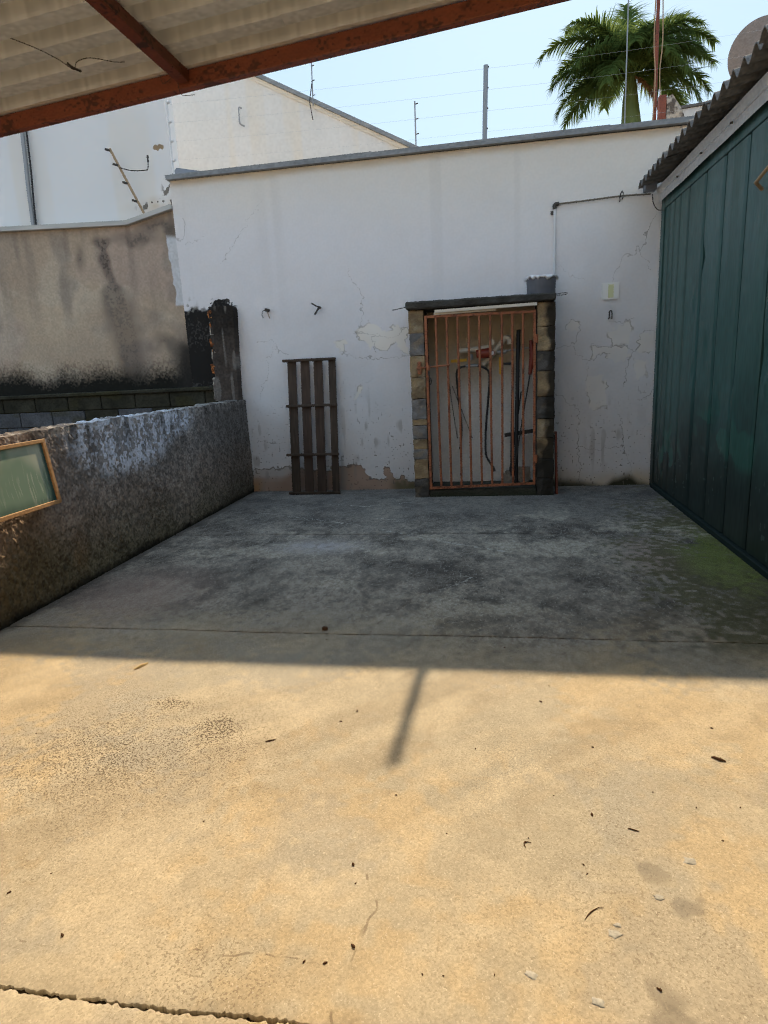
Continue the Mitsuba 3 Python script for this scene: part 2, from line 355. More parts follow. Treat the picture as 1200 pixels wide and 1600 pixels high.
def floor_colour(p, n, uv):
    x, y = p.x, p.y
    big, mid, med, fine = fbm(x * 0.9 + 3, y * 0.9, 1), fbm(x * 3.2, y * 3.2, 2), noise(x * 26, y * 26, 3), noise(x * 190, y * 190, 4)
    gran = noise(x * 420, y * 420, 9)
    c = mix((0.375, 0.338, 0.262), (0.445, 0.388, 0.288), smoothstep(0.3, 0.7, 0.6 * big + 0.4 * mid))
    # ochre clay washed over the slab
    clay = smoothstep(0.48, 0.66, fbm(x * 1.5 + 11, y * 1.1 + 4, 5) + 0.22 * (med - 0.5) + 0.35 * (fbm(x * 6, y * 6, 37) - 0.5) + 0.22 * blob(x, y, -1.15, 1.7, 0.5, 0.7) + 0.15 * blob(x, y, -2.1, 2.6, 0.9, 0.5) + 0.13 * blob(x, y, -0.9, 2.2, 0.3, 0.7))
    c = mix(c, (0.48, 0.37, 0.218), clay * 0.55)
    # grey cement where the skin is worn through
    ru, rv = x * 0.80 + y * 0.60, y * 0.80 - x * 0.60
    sweep = fbm(ru * 1.1 + 3, rv * 5.5, 31)
    c = mix(c, (0.33, 0.275, 0.195), smoothstep(0.50, 0.72, sweep + 0.25 * (med - 0.5)) * 0.45)
    c = mix(c, (0.50, 0.43, 0.31), smoothstep(0.52, 0.74, fbm(ru * 1.6, rv * 6.5 + 9, 33)) * 0.45)
    c = c * (0.90 + 0.20 * fbm(x * 14, y * 14, 35))
    worn = smoothstep(0.52, 0.70, 0.25 * (med - 0.5) +  fbm(x * 2.1 + 5, y * 2.4, 7) + 0.25 * blob(x, y, -0.5, 1.6, 0.4, 0.5) + 0.3 * blob(x, y, 0.55, 1.2, 0.3, 0.35))
    c = mix(c, (0.33, 0.315, 0.275), worn * 0.55)
    # exposed aggregate: dark pits between the grains
    pit = 0.42 + 1.05 * blob(x, y, -1.62, 2.15, 0.95, 0.60) + 1.0 * blob(x, y, -1.20, 2.33, 0.12, 0.14) + 0.9 * blob(x, y, -1.5, 2.50, 0.18, 0.07) + 0.3 * blob(x, y, -0.75, 1.25, 0.4, 0.2)
    pit = pit + 0.5 * (fbm(x * 2.7, y * 2.7, 8) - 0.5)
    speck = smoothstep(0.72 - 0.15 * pit, 0.80 - 0.15 * pit, noise(x * 210, y * 210, 11) * 0.6 + gran * 0.4)
    c = mix(c, (0.085, 0.06, 0.035), speck * dr.clip(pit * 0.62, 0, 0.92))
    c = c * (0.80 + 0.26 * fine + 0.16 * gran)
    c = mix(c, (0.72, 0.66, 0.55), smoothstep(0.86, 0.93, noise(x * 260, y * 260, 14)) * 0.4)
    # oil marks
    for (bx, by, r) in ((0.452, 1.682, 0.055), (0.514, 1.568, 0.05), (0.40, 1.30, 0.06), (0.40, 1.235, 0.05)):
        c = mix(c, (0.17, 0.15, 0.125), dr.clip(blob(x + 0.05 * (noise(x * 30, y * 30, 41) - 0.5), y + 0.05 * (noise(x * 30, y * 30, 43) - 0.5), bx, by, r, r) * 1.5 * (0.1 + fine + 0.4 * med), 0, 0.5))
    # black lichen and damp on the far bays, with wall shade painted in
    grow_shade = smoothstep(2.75, 3.95, y + 0.7 * (big - 0.5) + 0.5 * (mid - 0.5) + 0.3 * (med - 0.5))
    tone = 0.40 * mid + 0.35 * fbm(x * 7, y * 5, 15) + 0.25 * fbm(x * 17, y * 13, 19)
    lich_shade = mix((0.075, 0.073, 0.071), (0.25, 0.242, 0.222), smoothstep(0.27, 0.70, tone))
    lich_shade = mix(lich_shade, (0.40, 0.39, 0.345), smoothstep(0.54, 0.76, fbm(x * 1.7 + 2, y * 2.4, 47) + 0.25 * (fbm(x * 19, y * 14, 49) - 0.5)) * 0.55)
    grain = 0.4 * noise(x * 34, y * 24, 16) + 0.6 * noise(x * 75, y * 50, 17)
    lich_shade = lich_shade * mi.Color3f(1.06, 1.0, 0.95) * (0.55 + 0.9 * grain)
    lich_shade = mix(lich_shade, (0.45, 0.45, 0.42), smoothstep(0.80, 0.90, noise(x * 95, y * 60, 18)) * 0.35)
    lich_shade = mix(lich_shade, (0.075, 0.076, 0.080), smoothstep(5.2, 7.0, y + 1.1 * (mid - 0.5) + 0.5 * (med - 0.5)) * 0.62)
    lich_shade = mix(lich_shade, (0.38, 0.37, 0.385), blob(x, y, -1.5, 5.15, 0.55, 0.3) * 0.8 * (0.4 + med) + blob(x, y, 1.15, 5.0, 0.35, 0.18) * 0.7 * (0.4 + med))
    lich_shade = mix(lich_shade, (0.27, 0.205, 0.18), dr.clip(blob(x, y, -2.55, 3.9, 0.7, 0.8) * 0.9 + blob(x, y, 1.2, 4.9, 0.35, 0.6) * 0.9, 0, 0.6))
    c = mix(c, lich_shade * (0.75 + 0.3 * fine + 0.2 * gran), dr.clip(grow_shade, 0, 0.97))
    # moss beside the shed
    moss = smoothstep(0.28, 0.75, ramp(y, [(3.2, 0.9), (3.7, 0.75), (4.6, 0.8), (5.6, 0.62), (7.4, 0.2)]) + (x - 1.55) * 0.85 + 0.8 * (mid - 0.5) + 0.6 * (med - 0.5) + 0.35 * (fine - 0.5)) * smoothstep(3.0, 3.45, y)
    green = mix((0.075, 0.075, 0.035), (0.11, 0.145, 0.03), dr.clip(blob(x + 0.25 * (mid - 0.5), y + 0.5 * (med - 0.5), 1.66, 4.9, 0.30, 1.0) * 1.5 * (0.45 + 1.1 * fine), 0, 1))
    c = mix(c, green * (0.6 + 0.5 * fine + 0.3 * med), dr.clip(moss * 0.85, 0, 0.9))
    c = mix(c, (0.46, 0.46, 0.43), smoothstep(1.4, 0.3, seg_field(x + 0.03 * (mid - 0.5), y + 0.08 * (med - 0.5), SCUFFS)) * 0.55 * smoothstep(0.35, 0.75, med) * smoothstep(3.2, 3.7, y))
    c = mix(c, (0.10, 0.07, 0.045), smoothstep(1.5, 0.3, seg_field(x + 0.02 * (med - 0.5), y + 0.02 * (noise(x * 26, y * 26, 23) - 0.5), HAIRLINES)) * 0.5 * smoothstep(0.35, 0.7, noise(x * 40, y * 40, 25)))
    # dirt packed along the foot of the rough wall
    c = mix(c, (0.07, 0.062, 0.055), smoothstep(-2.97, -3.07, x + 0.05 * (med - 0.5)) * 0.7)
    return c


def floor_bump(p, n, uv):
    x, y = p.x, p.y
    pit = dr.clip(0.5 + 1.3 * blob(x, y, -1.62, 2.15, 0.95, 0.60) + 1.2 * blob(x, y, -1.20, 2.33, 0.12, 0.14), 0.4, 1.7)
    return noise(x * 240, y * 240, 1) * 0.0013 * pit + noise(x * 110, y * 110, 2) * 0.0014 * pit + fbm(x * 5, y * 5, 3) * 0.010


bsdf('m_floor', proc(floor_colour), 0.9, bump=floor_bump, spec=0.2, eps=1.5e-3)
bsdf('m_earth', proc(lambda p, n, uv: mix((0.10, 0.075, 0.05), (0.22, 0.17, 0.12), fbm(p.x * 1.5, p.y * 1.5, 2))), 0.95, spec=0.1)
bsdf('m_crack_fill', proc(lambda p, n, uv: mix((0.02, 0.015, 0.01), (0.06, 0.045, 0.03), noise(p.x * 90, p.y * 90, 2))), 0.95, spec=0.1)


def stub_colour(p, n, uv):
    x, z = p.x, p.z
    mid, fine = fbm(x * 7, z * 7, 2), noise(x * 55, z * 55, 3)
    c = mix((0.040, 0.034, 0.030), (0.105, 0.086, 0.074), mid)
    c = mix(c, (0.022, 0.02, 0.018), smoothstep(1.7, 2.25, z + 0.5 * (mid - 0.5)) * 0.9)
    c = mix(c, (0.25, 0.23, 0.21), smoothstep(0.66, 0.8, noise(x * 16, z * 3, 5)) * 0.5)
    return c * (0.75 + 0.5 * fine)


bsdf('m_stub', proc(stub_colour), 0.95, spec=0.1, bump=lambda p, n, uv: noise(p.x * 60, p.y * 60, p.z * 60) * 0.004 + noise(p.x * 17, p.y * 17, p.z * 17) * 0.008, eps=2e-3)
bsdf('m_brick', proc(lambda p, n, uv: mix((0.14, 0.055, 0.025), (0.45, 0.17, 0.06), smoothstep(0.3, 0.65, fbm(p.x * 30, p.z * 30, 2)))), 0.95, spec=0.1)
bsdf('m_mortar', proc(lambda p, n, uv: mix((0.12, 0.10, 0.085), (0.45, 0.40, 0.34), smoothstep(0.3, 0.65, fbm(p.x * 25, p.z * 25, 4)))), 0.95, spec=0.1)


def block_colour(a, b):
    return lambda p, n, uv: mix(mix(a, b, fbm(p.x * 5, p.z * 5, 3)), (0.060, 0.055, 0.022), smoothstep(0.66, 0.82, noise(p.x * 3.3, p.z * 9, 5)) * 0.45) * (0.7 + 0.5 * noise(p.x * 60, p.z * 60, 7))


bsdf('m_block_dark', proc(block_colour((0.018, 0.018, 0.013), (0.065, 0.062, 0.045))), 0.95, spec=0.1)
bsdf('m_block_grey', proc(block_colour((0.06, 0.062, 0.066), (0.125, 0.128, 0.138))), 0.95, spec=0.1)


def stone_colour(a, b, c_):
    def fn(p, n, uv):
        x, y, z = p.x, p.y, p.z
        s = fbm(x * 7 + z * 4, y * 6, z * 9)
        c = mix(mix(a, b, smoothstep(0.3, 0.7, s)), c_, smoothstep(0.5, 0.75, fbm(x * 11 - z * 7, y * 9, z * 10 + 5)) * 0.6)
        # black lichen on the outer side of the right-hand pillar
        m = smoothstep(0.55, 0.63, x + 0.16 * (fbm(x * 9, y * 9, z * 5) - 0.5) + 0.02 * (1.6 - z)) * smoothstep(0.3, 0.4, x) + smoothstep(0.78, 0.35, z + 0.3 * (s - 0.5)) * smoothstep(0.3, 0.4, x) * 0.7
        c = mix(c, (0.022, 0.02, 0.016), dr.clip(m, 0, 0.93))
        return c * (0.8 + 0.4 * noise(x * 80, y * 80, z * 80))
    return fn


SB = lambda p, n, uv: fbm(p.x * 18, p.y * 18, p.z * 18) * 0.016 + noise(p.x * 90, p.y * 90, p.z * 90) * 0.002
bsdf('m_stone_tan', proc(stone_colour((0.19, 0.135, 0.08), (0.34, 0.245, 0.14), (0.36, 0.30, 0.22))), 0.9, spec=0.15, bump=SB, eps=2e-3)
bsdf('m_stone_grey', proc(stone_colour((0.13, 0.125, 0.122), (0.23, 0.215, 0.205), (0.29, 0.22, 0.145))), 0.9, spec=0.15, bump=SB, eps=2e-3)
bsdf('m_stone_dark', proc(stone_colour((0.055, 0.05, 0.045), (0.12, 0.11, 0.10), (0.20, 0.16, 0.11))), 0.9, spec=0.15, bump=SB, eps=2e-3)
bsdf('m_dark_concrete', proc(lambda p, n, uv: mix(mix((0.03, 0.029, 0.026), (0.10, 0.095, 0.085), fbm(p.x * 8, p.y * 8, p.z * 8)), (0.03, 0.036, 0.016), smoothstep(0.15, 0.0, p.z) * 0.6) * (0.7 + 0.6 * noise(p.x * 70, p.y * 70, p.z * 70))), 0.95, spec=0.12, bump=SB, eps=2e-3)
bsdf('m_cabinet_inside', proc(lambda p, n, uv: mix(mix((0.60, 0.59, 0.56), (0.72, 0.70, 0.66), fbm(p.x * 3, p.z * 2, 4)), (0.44, 0.33, 0.19), smoothstep(0.9, 1.8, p.z + 0.5 * (fbm(p.x * 3, p.z * 3, 6) - 0.5)) * 0.85) * (0.9 + 0.2 * noise(p.x * 60, p.z * 60, p.y * 60))), 0.9, spec=0.15)  # cream-brown primer towards the top, with dimness under the slab painted in


def rust_paint(a, b, rustc, f, amount):
    def fn(p, n, uv):
        x, y, z = p.x * f, p.y * f, p.z * f
        m = fbm(x * 4, y * 4, z * 4)
        c = mix(a, b, m)
        r = smoothstep(0.62 - amount, 0.78 - amount, fbm(x * 9 + 4, y * 9, z * 9) * 0.6 + 0.4 * noise(x * 60, y * 60, z * 60))
        return mix(c, rustc, r * 0.85) * (0.85 + 0.3 * noise(x * 90, y * 90, z * 90))
    return fn


bsdf('m_gate', proc(rust_paint((0.28, 0.09, 0.042), (0.42, 0.16, 0.075), (0.12, 0.042, 0.024), 1.2, 0.13)), 0.6, spec=0.3)
bsdf('m_beam', proc(rust_paint((0.17, 0.043, 0.021), (0.30, 0.085, 0.038), (0.075, 0.027, 0.016), 1.3, 0.11)), 0.45, spec=0.4)
bsdf('m_rafter', proc(rust_paint((0.12, 0.030, 0.013), (0.19, 0.05, 0.02), (0.035, 0.014, 0.009), 1.3, 0.08)), 0.5, spec=0.35)
bsdf('m_zinc', proc(lambda p, n, uv: mix((0.76, 0.76, 0.755), (0.85, 0.85, 0.845), fbm(p.x * 2.2, p.y * 9, 3)) * (0.88 + 0.24 * noise(p.x * 55, p.y * 55, 5))), 0.5, spec=0.4, metallic=0.4)
bsdf('m_coping', proc(lambda p, n, uv: mix((0.17, 0.18, 0.19), (0.27, 0.28, 0.285), fbm(p.x * 4, p.z * 20, 3)) * (0.85 + 0.3 * noise(p.x * 40, p.z * 60, 5))), 0.5, spec=0.35, metallic=0.2)
bsdf('m_coping_pale', proc(lambda p, n, uv: mix((0.40, 0.40, 0.38), (0.56, 0.55, 0.52), fbm(p.x * 3, p.z * 20, 3))), 0.6, spec=0.3)


def green_colour(p, n, uv):
    y, z = p.y, p.z
    mid = fbm(y * 3, z * 1.1, 2)
    c = mix((0.022, 0.070, 0.064), (0.038, 0.102, 0.092), mid)
    c = mix(c, (0.055, 0.115, 0.115), smoothstep(0.5, 0.8, noise(y * 9, z * 0.7, 4)) * smoothstep(1.2, 3.0, z) * 0.6)
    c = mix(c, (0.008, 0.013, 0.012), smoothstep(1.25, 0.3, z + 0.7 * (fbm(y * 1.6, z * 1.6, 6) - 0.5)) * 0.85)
    teal = smoothstep(0.52, 0.68, fbm(y * 4.2, z * 5, 8)) * (blob(y, z, 5.55, 0.85, 0.75, 0.25) + blob(y, z, 7.0, 0.45, 0.5, 0.35) + 0.7 * blob(y, z, 5.0, 0.75, 0.4, 0.16)) * 1.5
    c = mix(c, (0.02, 0.12, 0.09), dr.clip(teal, 0, 0.45))
    chip = smoothstep(0.84, 0.90, noise(y * 30, z * 22, 9)) * smoothstep(1.1, 0.4, z) * smoothstep(0.5, 0.65, fbm(y * 2, z * 3, 12))
    c = mix(c, (0.12, 0.20, 0.18), chip * 0.2)
    return c * (0.88 + 0.24 * noise(y * 60, z * 14, 11))


bsdf('m_green', proc(green_colour), 0.42, spec=0.45, bump=lambda p, n, uv: fbm(p.y * 2.6, p.z * 1.4, 2) * 0.016 + noise(p.y * 24, p.z * 5, 3) * 0.0009, eps=4e-3)
bsdf('m_green_groove', (0.006, 0.018, 0.018), 0.7)
bsdf('m_flashing', proc(lambda p, n, uv: mix((0.46, 0.45, 0.44), (0.60, 0.58, 0.55), fbm(p.y * 2.5, p.z * 12, 3)) * (0.92 + 0.16 * noise(p.y * 40, p.z * 40, 4))), 0.45, spec=0.4, metallic=0.2)
bsdf('m_fibre', proc(lambda p, n, uv: mix((0.10, 0.095, 0.09), (0.21, 0.20, 0.19), fbm(p.x * 9, p.y * 4, 3)) * (0.7 + 0.6 * noise(p.x * 60, p.y * 60, p.z * 60))), 0.92, spec=0.12)


def wood_colour(a, b):
    return lambda p, n, uv: mix(a, b, fbm(p.x * 45, p.y * 30, p.z * 2.2)) * (0.7 + 0.5 * noise(p.x * 90, p.y * 60, p.z * 9)) * (0.7 + 0.3 * smoothstep(0.0, 0.8, p.z))


bsdf('m_rack_wood', proc(wood_colour((0.035, 0.026, 0.020), (0.105, 0.075, 0.055))), 0.85, spec=0.2)
bsdf('m_rack_wood_red', proc(wood_colour((0.040, 0.027, 0.021), (0.115, 0.078, 0.058))), 0.85, spec=0.2)
bsdf('m_pine', proc(lambda p, n, uv: mix((0.32, 0.17, 0.075), (0.52, 0.31, 0.15), fbm(p.x * 30, p.y * 4, p.z * 30)) * (0.85 + 0.3 * noise(p.y * 70, p.z * 70, 2))), 0.7, spec=0.25)


def board_colour(p, n, uv):
    y, z = p.y, p.z
    c = mix((0.085, 0.19, 0.13), (0.12, 0.23, 0.16), fbm(y * 3, z * 3, 2))
    dust = smoothstep(0.35, 0.75, fbm(y * 5, z * 3, 4) + 0.35 * smoothstep(0.85, 1.1, z) - 0.30 * smoothstep(3.80, 3.87, y) - 0.12)
    c = mix(c, (0.44, 0.48, 0.40), 0.25 + dust * 0.65)
    strokes = smoothstep(0.60, 0.85, noise(y * 95 + 2 * noise(z * 9, 3, 1), z * 11, 6)) * smoothstep(0.35, 0.7, fbm(y * 9, z * 7, 8))
    c = mix(c, (0.50, 0.55, 0.46), strokes * 0.4)
    c = mix(c, (0.03, 0.085, 0.075), smoothstep(0.80, 0.72, z + 0.06 * (fbm(y * 9, 1, 5) - 0.5)) * 0.7)
    c = mix(c, (0.012, 0.05, 0.055), smoothstep(3.815, 3.845, y + 0.01 * noise(z * 30, 1, 1)) * 0.8)
    return c


bsdf('m_board', proc(board_colour), 0.75, spec=0.2)
bsdf('m_house_white', proc(lambda p, n, uv: mix(mix((0.63, 0.625, 0.605), (0.71, 0.70, 0.68), fbm(p.x * 1.2, p.z * 1.2, 3)), (0.70, 0.58, 0.40), smoothstep(0.60, 0.85, noise(p.x * 5, p.z * 0.5, 6)) * 0.22) * (0.96 + 0.08 * noise(p.x * 30, p.z * 30, 4)), ), 0.85, spec=0.2)


def near_house_colour(p, n, uv):
    x, z = p.x, p.z
    mid = fbm(x * 6, z * 6, 2)
    c = mix(mix((0.71, 0.715, 0.72), (0.79, 0.79, 0.785), fbm(x * 1.2, z * 1.2, 3)), (0.74, 0.62, 0.44), smoothstep(0.55, 0.85, noise(x * 5, z * 0.5, 6)) * 0.2)
    c = mix(c, (0.52, 0.38, 0.22), dr.clip(blob(x, z, -3.95, 3.62, 0.75, 0.14) * 0.9 * mid, 0, 0.5))
    hole = smoothstep(0.55, 0.62, noise(x * 26, z * 30, 9)) * dr.clip(blob(x, z, -4.05, 3.62, 0.40, 0.09) * 2.4 + blob(x, z, -3.97, 3.78, 0.09, 0.16) * 1.6, 0, 1)
    c = mix(c, (0.10, 0.085, 0.065), dr.clip(hole, 0, 0.85))
    c = mix(c, (0.30, 0.22, 0.14), smoothstep(0.0, 0.25, blob(x + 0.03 * (mid - 0.5), z + 0.03 * (noise(x * 30, z * 30, 3) - 0.5), -4.02, 4.28, 0.085, 0.035)))
    return c


bsdf('m_near_house', proc(near_house_colour), 0.85, spec=0.2)
bsdf('m_grey_metal', (0.30, 0.31, 0.32), 0.45, spec=0.4, metallic=0.4)
bsdf('m_brown_pipe', (0.17, 0.145, 0.11), 0.7, spec=0.25)
bsdf('m_wire', (0.5, 0.52, 0.54), 0.5, spec=0.4)
bsdf('m_dark_metal', (0.06, 0.055, 0.05), 0.5, spec=0.4, metallic=0.3)
bsdf('m_slate', proc(lambda p, n, uv: mix((0.12, 0.13, 0.15), (0.22, 0.235, 0.26), fbm(p.x * 9, p.z * 9, 2))), 0.6, spec=0.3)
bsdf('m_mud', proc(lambda p, n, uv: mix((0.10, 0.08, 0.06), (0.27, 0.23, 0.19), fbm(p.x * 40, p.y * 40, p.z * 40))), 0.9, spec=0.15)
bsdf('m_white_plastic', (0.66, 0.67, 0.68), 0.45, spec=0.4)
bsdf('m_cream_pvc', proc(lambda p, n, uv: mix((0.62, 0.56, 0.45), (0.74, 0.68, 0.57), fbm(p.x * 6, p.z * 20, 2))), 0.5, spec=0.4)
bsdf('m_black', (0.018, 0.018, 0.02), 0.5, spec=0.4)
bsdf('m_iron', (0.045, 0.04, 0.036), 0.55, spec=0.4, metallic=0.3)
bsdf('m_red', (0.24, 0.04, 0.022), 0.45, spec=0.45)
bsdf('m_yellow', (0.60, 0.32, 0.02), 0.5, spec=0.4)
bsdf('m_pot', proc(lambda p, n, uv: mix((0.095, 0.10, 0.115), (0.14, 0.145, 0.165), fbm(p.x * 12, p.y * 12, p.z * 20))), 0.6, spec=0.3)
bsdf('m_foil', (0.72, 0.72, 0.74), 0.45, spec=0.5, metallic=0.2)
bsdf('m_paper', (0.82, 0.82, 0.80), 0.8, spec=0.2)
bsdf('m_paper_yellow', (0.70, 0.70, 0.42), 0.8, spec=0.2)
bsdf('m_dish', proc(lambda p, n, uv: mix((0.25, 0.215, 0.20), (0.33, 0.29, 0.27), fbm(p.x * 9, p.z * 9, p.y * 9)) * (0.85 + 0.3 * noise(p.x * 70, p.y * 70, p.z * 70))), 0.6, spec=0.3)
bsdf('m_mast', proc(rust_paint((0.17, 0.05, 0.035), (0.24, 0.08, 0.05), (0.08, 0.04, 0.03), 1.0, 0.05)), 0.7, spec=0.3)
bsdf('m_rope', (0.38, 0.27, 0.17), 0.9, spec=0.1)
bsdf('m_twig', (0.085, 0.048, 0.026), 0.85, spec=0.15)
bsdf('m_splinter', (0.55, 0.40, 0.20), 0.8, spec=0.2)
bsdf('m_mortar_spot', proc(lambda p, n, uv: mix((0.35, 0.34, 0.305), (0.44, 0.43, 0.39), noise(p.x * 60, p.y * 60, 2)) * (0.85 + 0.3 * noise(p.x * 240, p.y * 240, 5))), 0.9, spec=0.2)
scene['m_frond'] = {'type': 'principledthin', 'base_color': proc(lambda p, n, uv: mix((0.055, 0.11, 0.032), (0.19, 0.25, 0.07), fbm(p.x * 2, p.y * 2, p.z * 2))), 'roughness': 0.4, 'diff_trans': 1.0, 'spec_trans': 0.0, 'eta': 1.4}
scene['m_frond_dry'] = {'type': 'principledthin', 'base_color': {'type': 'rgb', 'value': [0.30, 0.17, 0.08]}, 'roughness': 0.6, 'diff_trans': 0.6, 'spec_trans': 0.0, 'eta': 1.4}
bsdf('m_palm_shaft', proc(lambda p, n, uv: mix((0.10, 0.14, 0.04), (0.17, 0.21, 0.07), fbm(p.x * 3, p.y * 3, p.z * 6))), 0.5, spec=0.35)
bsdf('m_palm_trunk', proc(lambda p, n, uv: mix((0.24, 0.22, 0.19), (0.36, 0.34, 0.30), fbm(p.x * 3, p.y * 3, p.z * 9))), 0.9, spec=0.15)

# ------------------------------------------------------------------ ground and concrete floor
G = grid(np.linspace(-1, 1, 3), np.linspace(-1, 1, 3), lambda u, v: np.stack([u * 700, v * 700, u * 0 - 0.16], -1))
obj('ground', G, 'm_earth', label='bare earth beyond and below the yard', kind='structure')
floor = thing('concrete_floor', 'stained concrete yard floor cast in wide bays, tan in the sun and blackened near the wall', None, kind='structure')
JOINTS = [(-5.52, 0.010), (-3.30, 0.010), (-1.10, 0.012), (1.12, 0.0115), (3.34, 0.009), (5.56, 0.011), (7.80, 0.0)]


def joint_y(j, x, side):
    y, g = JOINTS[j]
    P = np.stack([x, x * 0 + 3.3 * j, x * 0 + 5 * side], -1)
    w = 0.007 * mnoise(np.stack([x, x * 0 + 3.3 * j, x * 0], -1), 3.5, 2) + g * (0.28 * mnoise(P, 22, 5) + 0.42 * mnoise(P, 75, 6) + 0.3 * mnoise(P, 160, 7))
    return y + side * (g / 2) + (w if g else 0)


def slab(j0, j1):
    xs = np.arange(-3.2, 1.951, 0.006 if j0 in (2, 3) else 0.012)
    ys = np.array([0, 0.01, 0.03] + list(np.linspace(0.06, 0.94, 18)) + [0.97, 0.99, 1.0])

    def top(U, V):
        a, b = joint_y(j0, U, 1), joint_y(j1, U, -1)
        y = a + (b - a) * V
        z = 0.0025 * mnoise(np.stack([U, y, U * 0], -1), 1.7, 4)
        z = z - 0.004 * (V < 0.001) * (j0 > 0) - 0.004 * (V > 0.999)
        return np.stack([U, y, z], -1)

    t = grid(xs, ys, top)
    n = len(ys)
    v = t.vertices
    parts = [t]
    for idx, flip in ((np.arange(0, len(v), n), False), (np.arange(n - 1, len(v), n), True)):
        up = v[idx]
        dn = up.copy()
        dn[:, 2] = -0.12
        m = len(idx)
        i = np.arange(m - 1)
        F = np.vstack([np.stack([i, i + m, i + 1], 1), np.stack([i + 1, i + m, i + m + 1], 1)])
        parts.append(trimesh.Trimesh(np.vstack([up, dn]), F[:, ::-1] if flip else F, process=False))
    return trimesh.util.concatenate(parts)


for j in range(len(JOINTS) - 1):
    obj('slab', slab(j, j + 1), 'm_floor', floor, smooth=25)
FILL = grid(np.linspace(-3.2, 1.95, 300), np.linspace(0, 1, 5), lambda u, v: np.stack([u, 1.12 + (v - 0.5) * 0.05, -0.022 + 0.014 * mnoise(np.stack([u, v * 0.05, u * 0], -1), 40, 3)], -1))
obj('joint_dirt', FILL, 'm_crack_fill', floor, smooth=True)
for (x, y, r) in ((0.575, 1.745, 0.026), (0.45, 1.594, 0.018), (0.307, 1.458, 0.024), (0.318, 1.487, 0.013), (0.234, 1.262, 0.022), (0.081, 1.314, 0.020)):
    rr = r * (0.6 + 0.45 * NP.random(14))
    a = np.linspace(0, 2 * np.pi, 15)[:-1]
    zf = 0.0025 * float(mnoise(np.array([x, y, 0.0]), 1.7, 4))
    rim = np.stack([x + rr * np.cos(a), y + 0.8 * rr * np.sin(a), a * 0 - 0.001 + zf], 1)
    inn = np.stack([x + rr * 0.8 * np.cos(a), y + 0.64 * rr * np.sin(a), a * 0 + 0.0018 + zf], 1)
    V = np.vstack([rim, inn, [[x, y, 0.002 + zf]]])
    i = np.arange(14)
    k = (i + 1) % 14
    F = np.vstack([np.stack([i, k, k + 14], 1), np.stack([i, k + 14, i + 14], 1), np.stack([i + 14, k + 14, i * 0 + 28], 1)])
    obj('mortar_spot', trimesh.Trimesh(V, F, process=False), 'm_mortar_spot', floor, smooth=True)

# ------------------------------------------------------------------ white back wall
wall = thing('plastered_wall', 'tall white plastered back wall with cracks, peeling paint and grey metal coping', 'wall')
front = grid(np.linspace(-3.785, 4.2, 230), np.linspace(-0.14, 3.80, 115), lambda u, v: np.stack([u, 7.74 + 0.004 * mnoise(np.stack([u, v, u * 0], -1), 1.6, 3) + 0.002 * mnoise(np.stack([u, v, u * 0], -1), 5, 4), v], -1))
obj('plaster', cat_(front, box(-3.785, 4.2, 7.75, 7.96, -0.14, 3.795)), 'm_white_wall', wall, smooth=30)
for (a, b, dz) in ((-3.80, -1.30, 0.0), (-1.31, 1.25, 0.004), (1.24, 4.25, 0.008)):
    obj('coping_sheet', prism_y([(a, 3.800 + dz), (b, 3.806 + dz), (b, 3.862 + dz), (a, 3.850 + dz)], 7.672 - dz * 0.5, 8.02), 'm_coping', wall)
obj('corner_flashing', trimesh.convex.convex_hull(np.array([(-3.80, 7.80, 3.86), (-3.80, 8.0, 4.02), (-3.42, 8.0, 3.92), (-3.30, 7.80, 3.87), (-3.80, 8.02, 3.86), (-3.30, 8.02, 3.87)])), 'm_slate', wall)

# ------------------------------------------------------------------ tan stained wall on the left
tan = thing('rendered_wall', 'tan rendered wall streaked with black damp, left of the white wall', 'wall')
TOP = [(-9.5, 3.55), (-6.1, 3.42), (-4.40, 3.355), (-3.79, 3.487)]
us = np.linspace(-9.5, -3.79, 170)
tf = grid(us, np.linspace(0, 1, 60), lambda u, v: np.stack([u, 7.77 + 0.006 * mnoise(np.stack([u, v * 2, u * 0], -1), 1.9, 8), 1.30 + v * (np.interp(u, [q[0] for q in TOP], [q[1] for q in TOP]) - 1.30)], -1))
obj('render_coat', cat_(tf, prism_y([(-9.5, -0.14), (-3.79, -0.14)] + TOP[::-1], 7.785, 7.95)), 'm_stained', tan, smooth=30)
for (a, b) in zip(TOP[:-1], TOP[1:]):
    obj('coping_sheet', prism_y([(a[0], a[1] + 0.002), (b[0], b[1] + 0.002), (b[0], b[1] + 0.055), (a[0], a[1] + 0.055)], 7.70, 7.99), 'm_coping_pale', tan)
obj('ledge', rough(box(-9.5, -3.46, 7.655, 7.765, 1.325, 1.375, 0.012), 0.006, 9, 2, 0.08), 'm_block_dark', tan, smooth=50)
for row, (z0, z1, off) in enumerate(((1.145, 1.322, 0.0), (0.945, 1.135, 0.26), (0.745, 0.935, 0.0), (0.545, 0.735, 0.26))):
    k = 0
    while True:
        x1 = -3.62 - off - k * 0.487
        x0 = x1 - 0.475
        if x1 < -8.4:
            break
        mat = 'm_block_dark' if row == 0 or RNG.random() < 0.35 else 'm_block_grey'
        dy = 0.004 * RNG.random()
        obj('block', box(x0, x1, 7.690 - dy, 7.764, z0, z1, 0.006), mat, tan)
        k += 1
obj('mortar_bed', box(-9.5, -3.47, 7.712, 7.766, 0.1, 1.32), 'm_block_dark', tan)

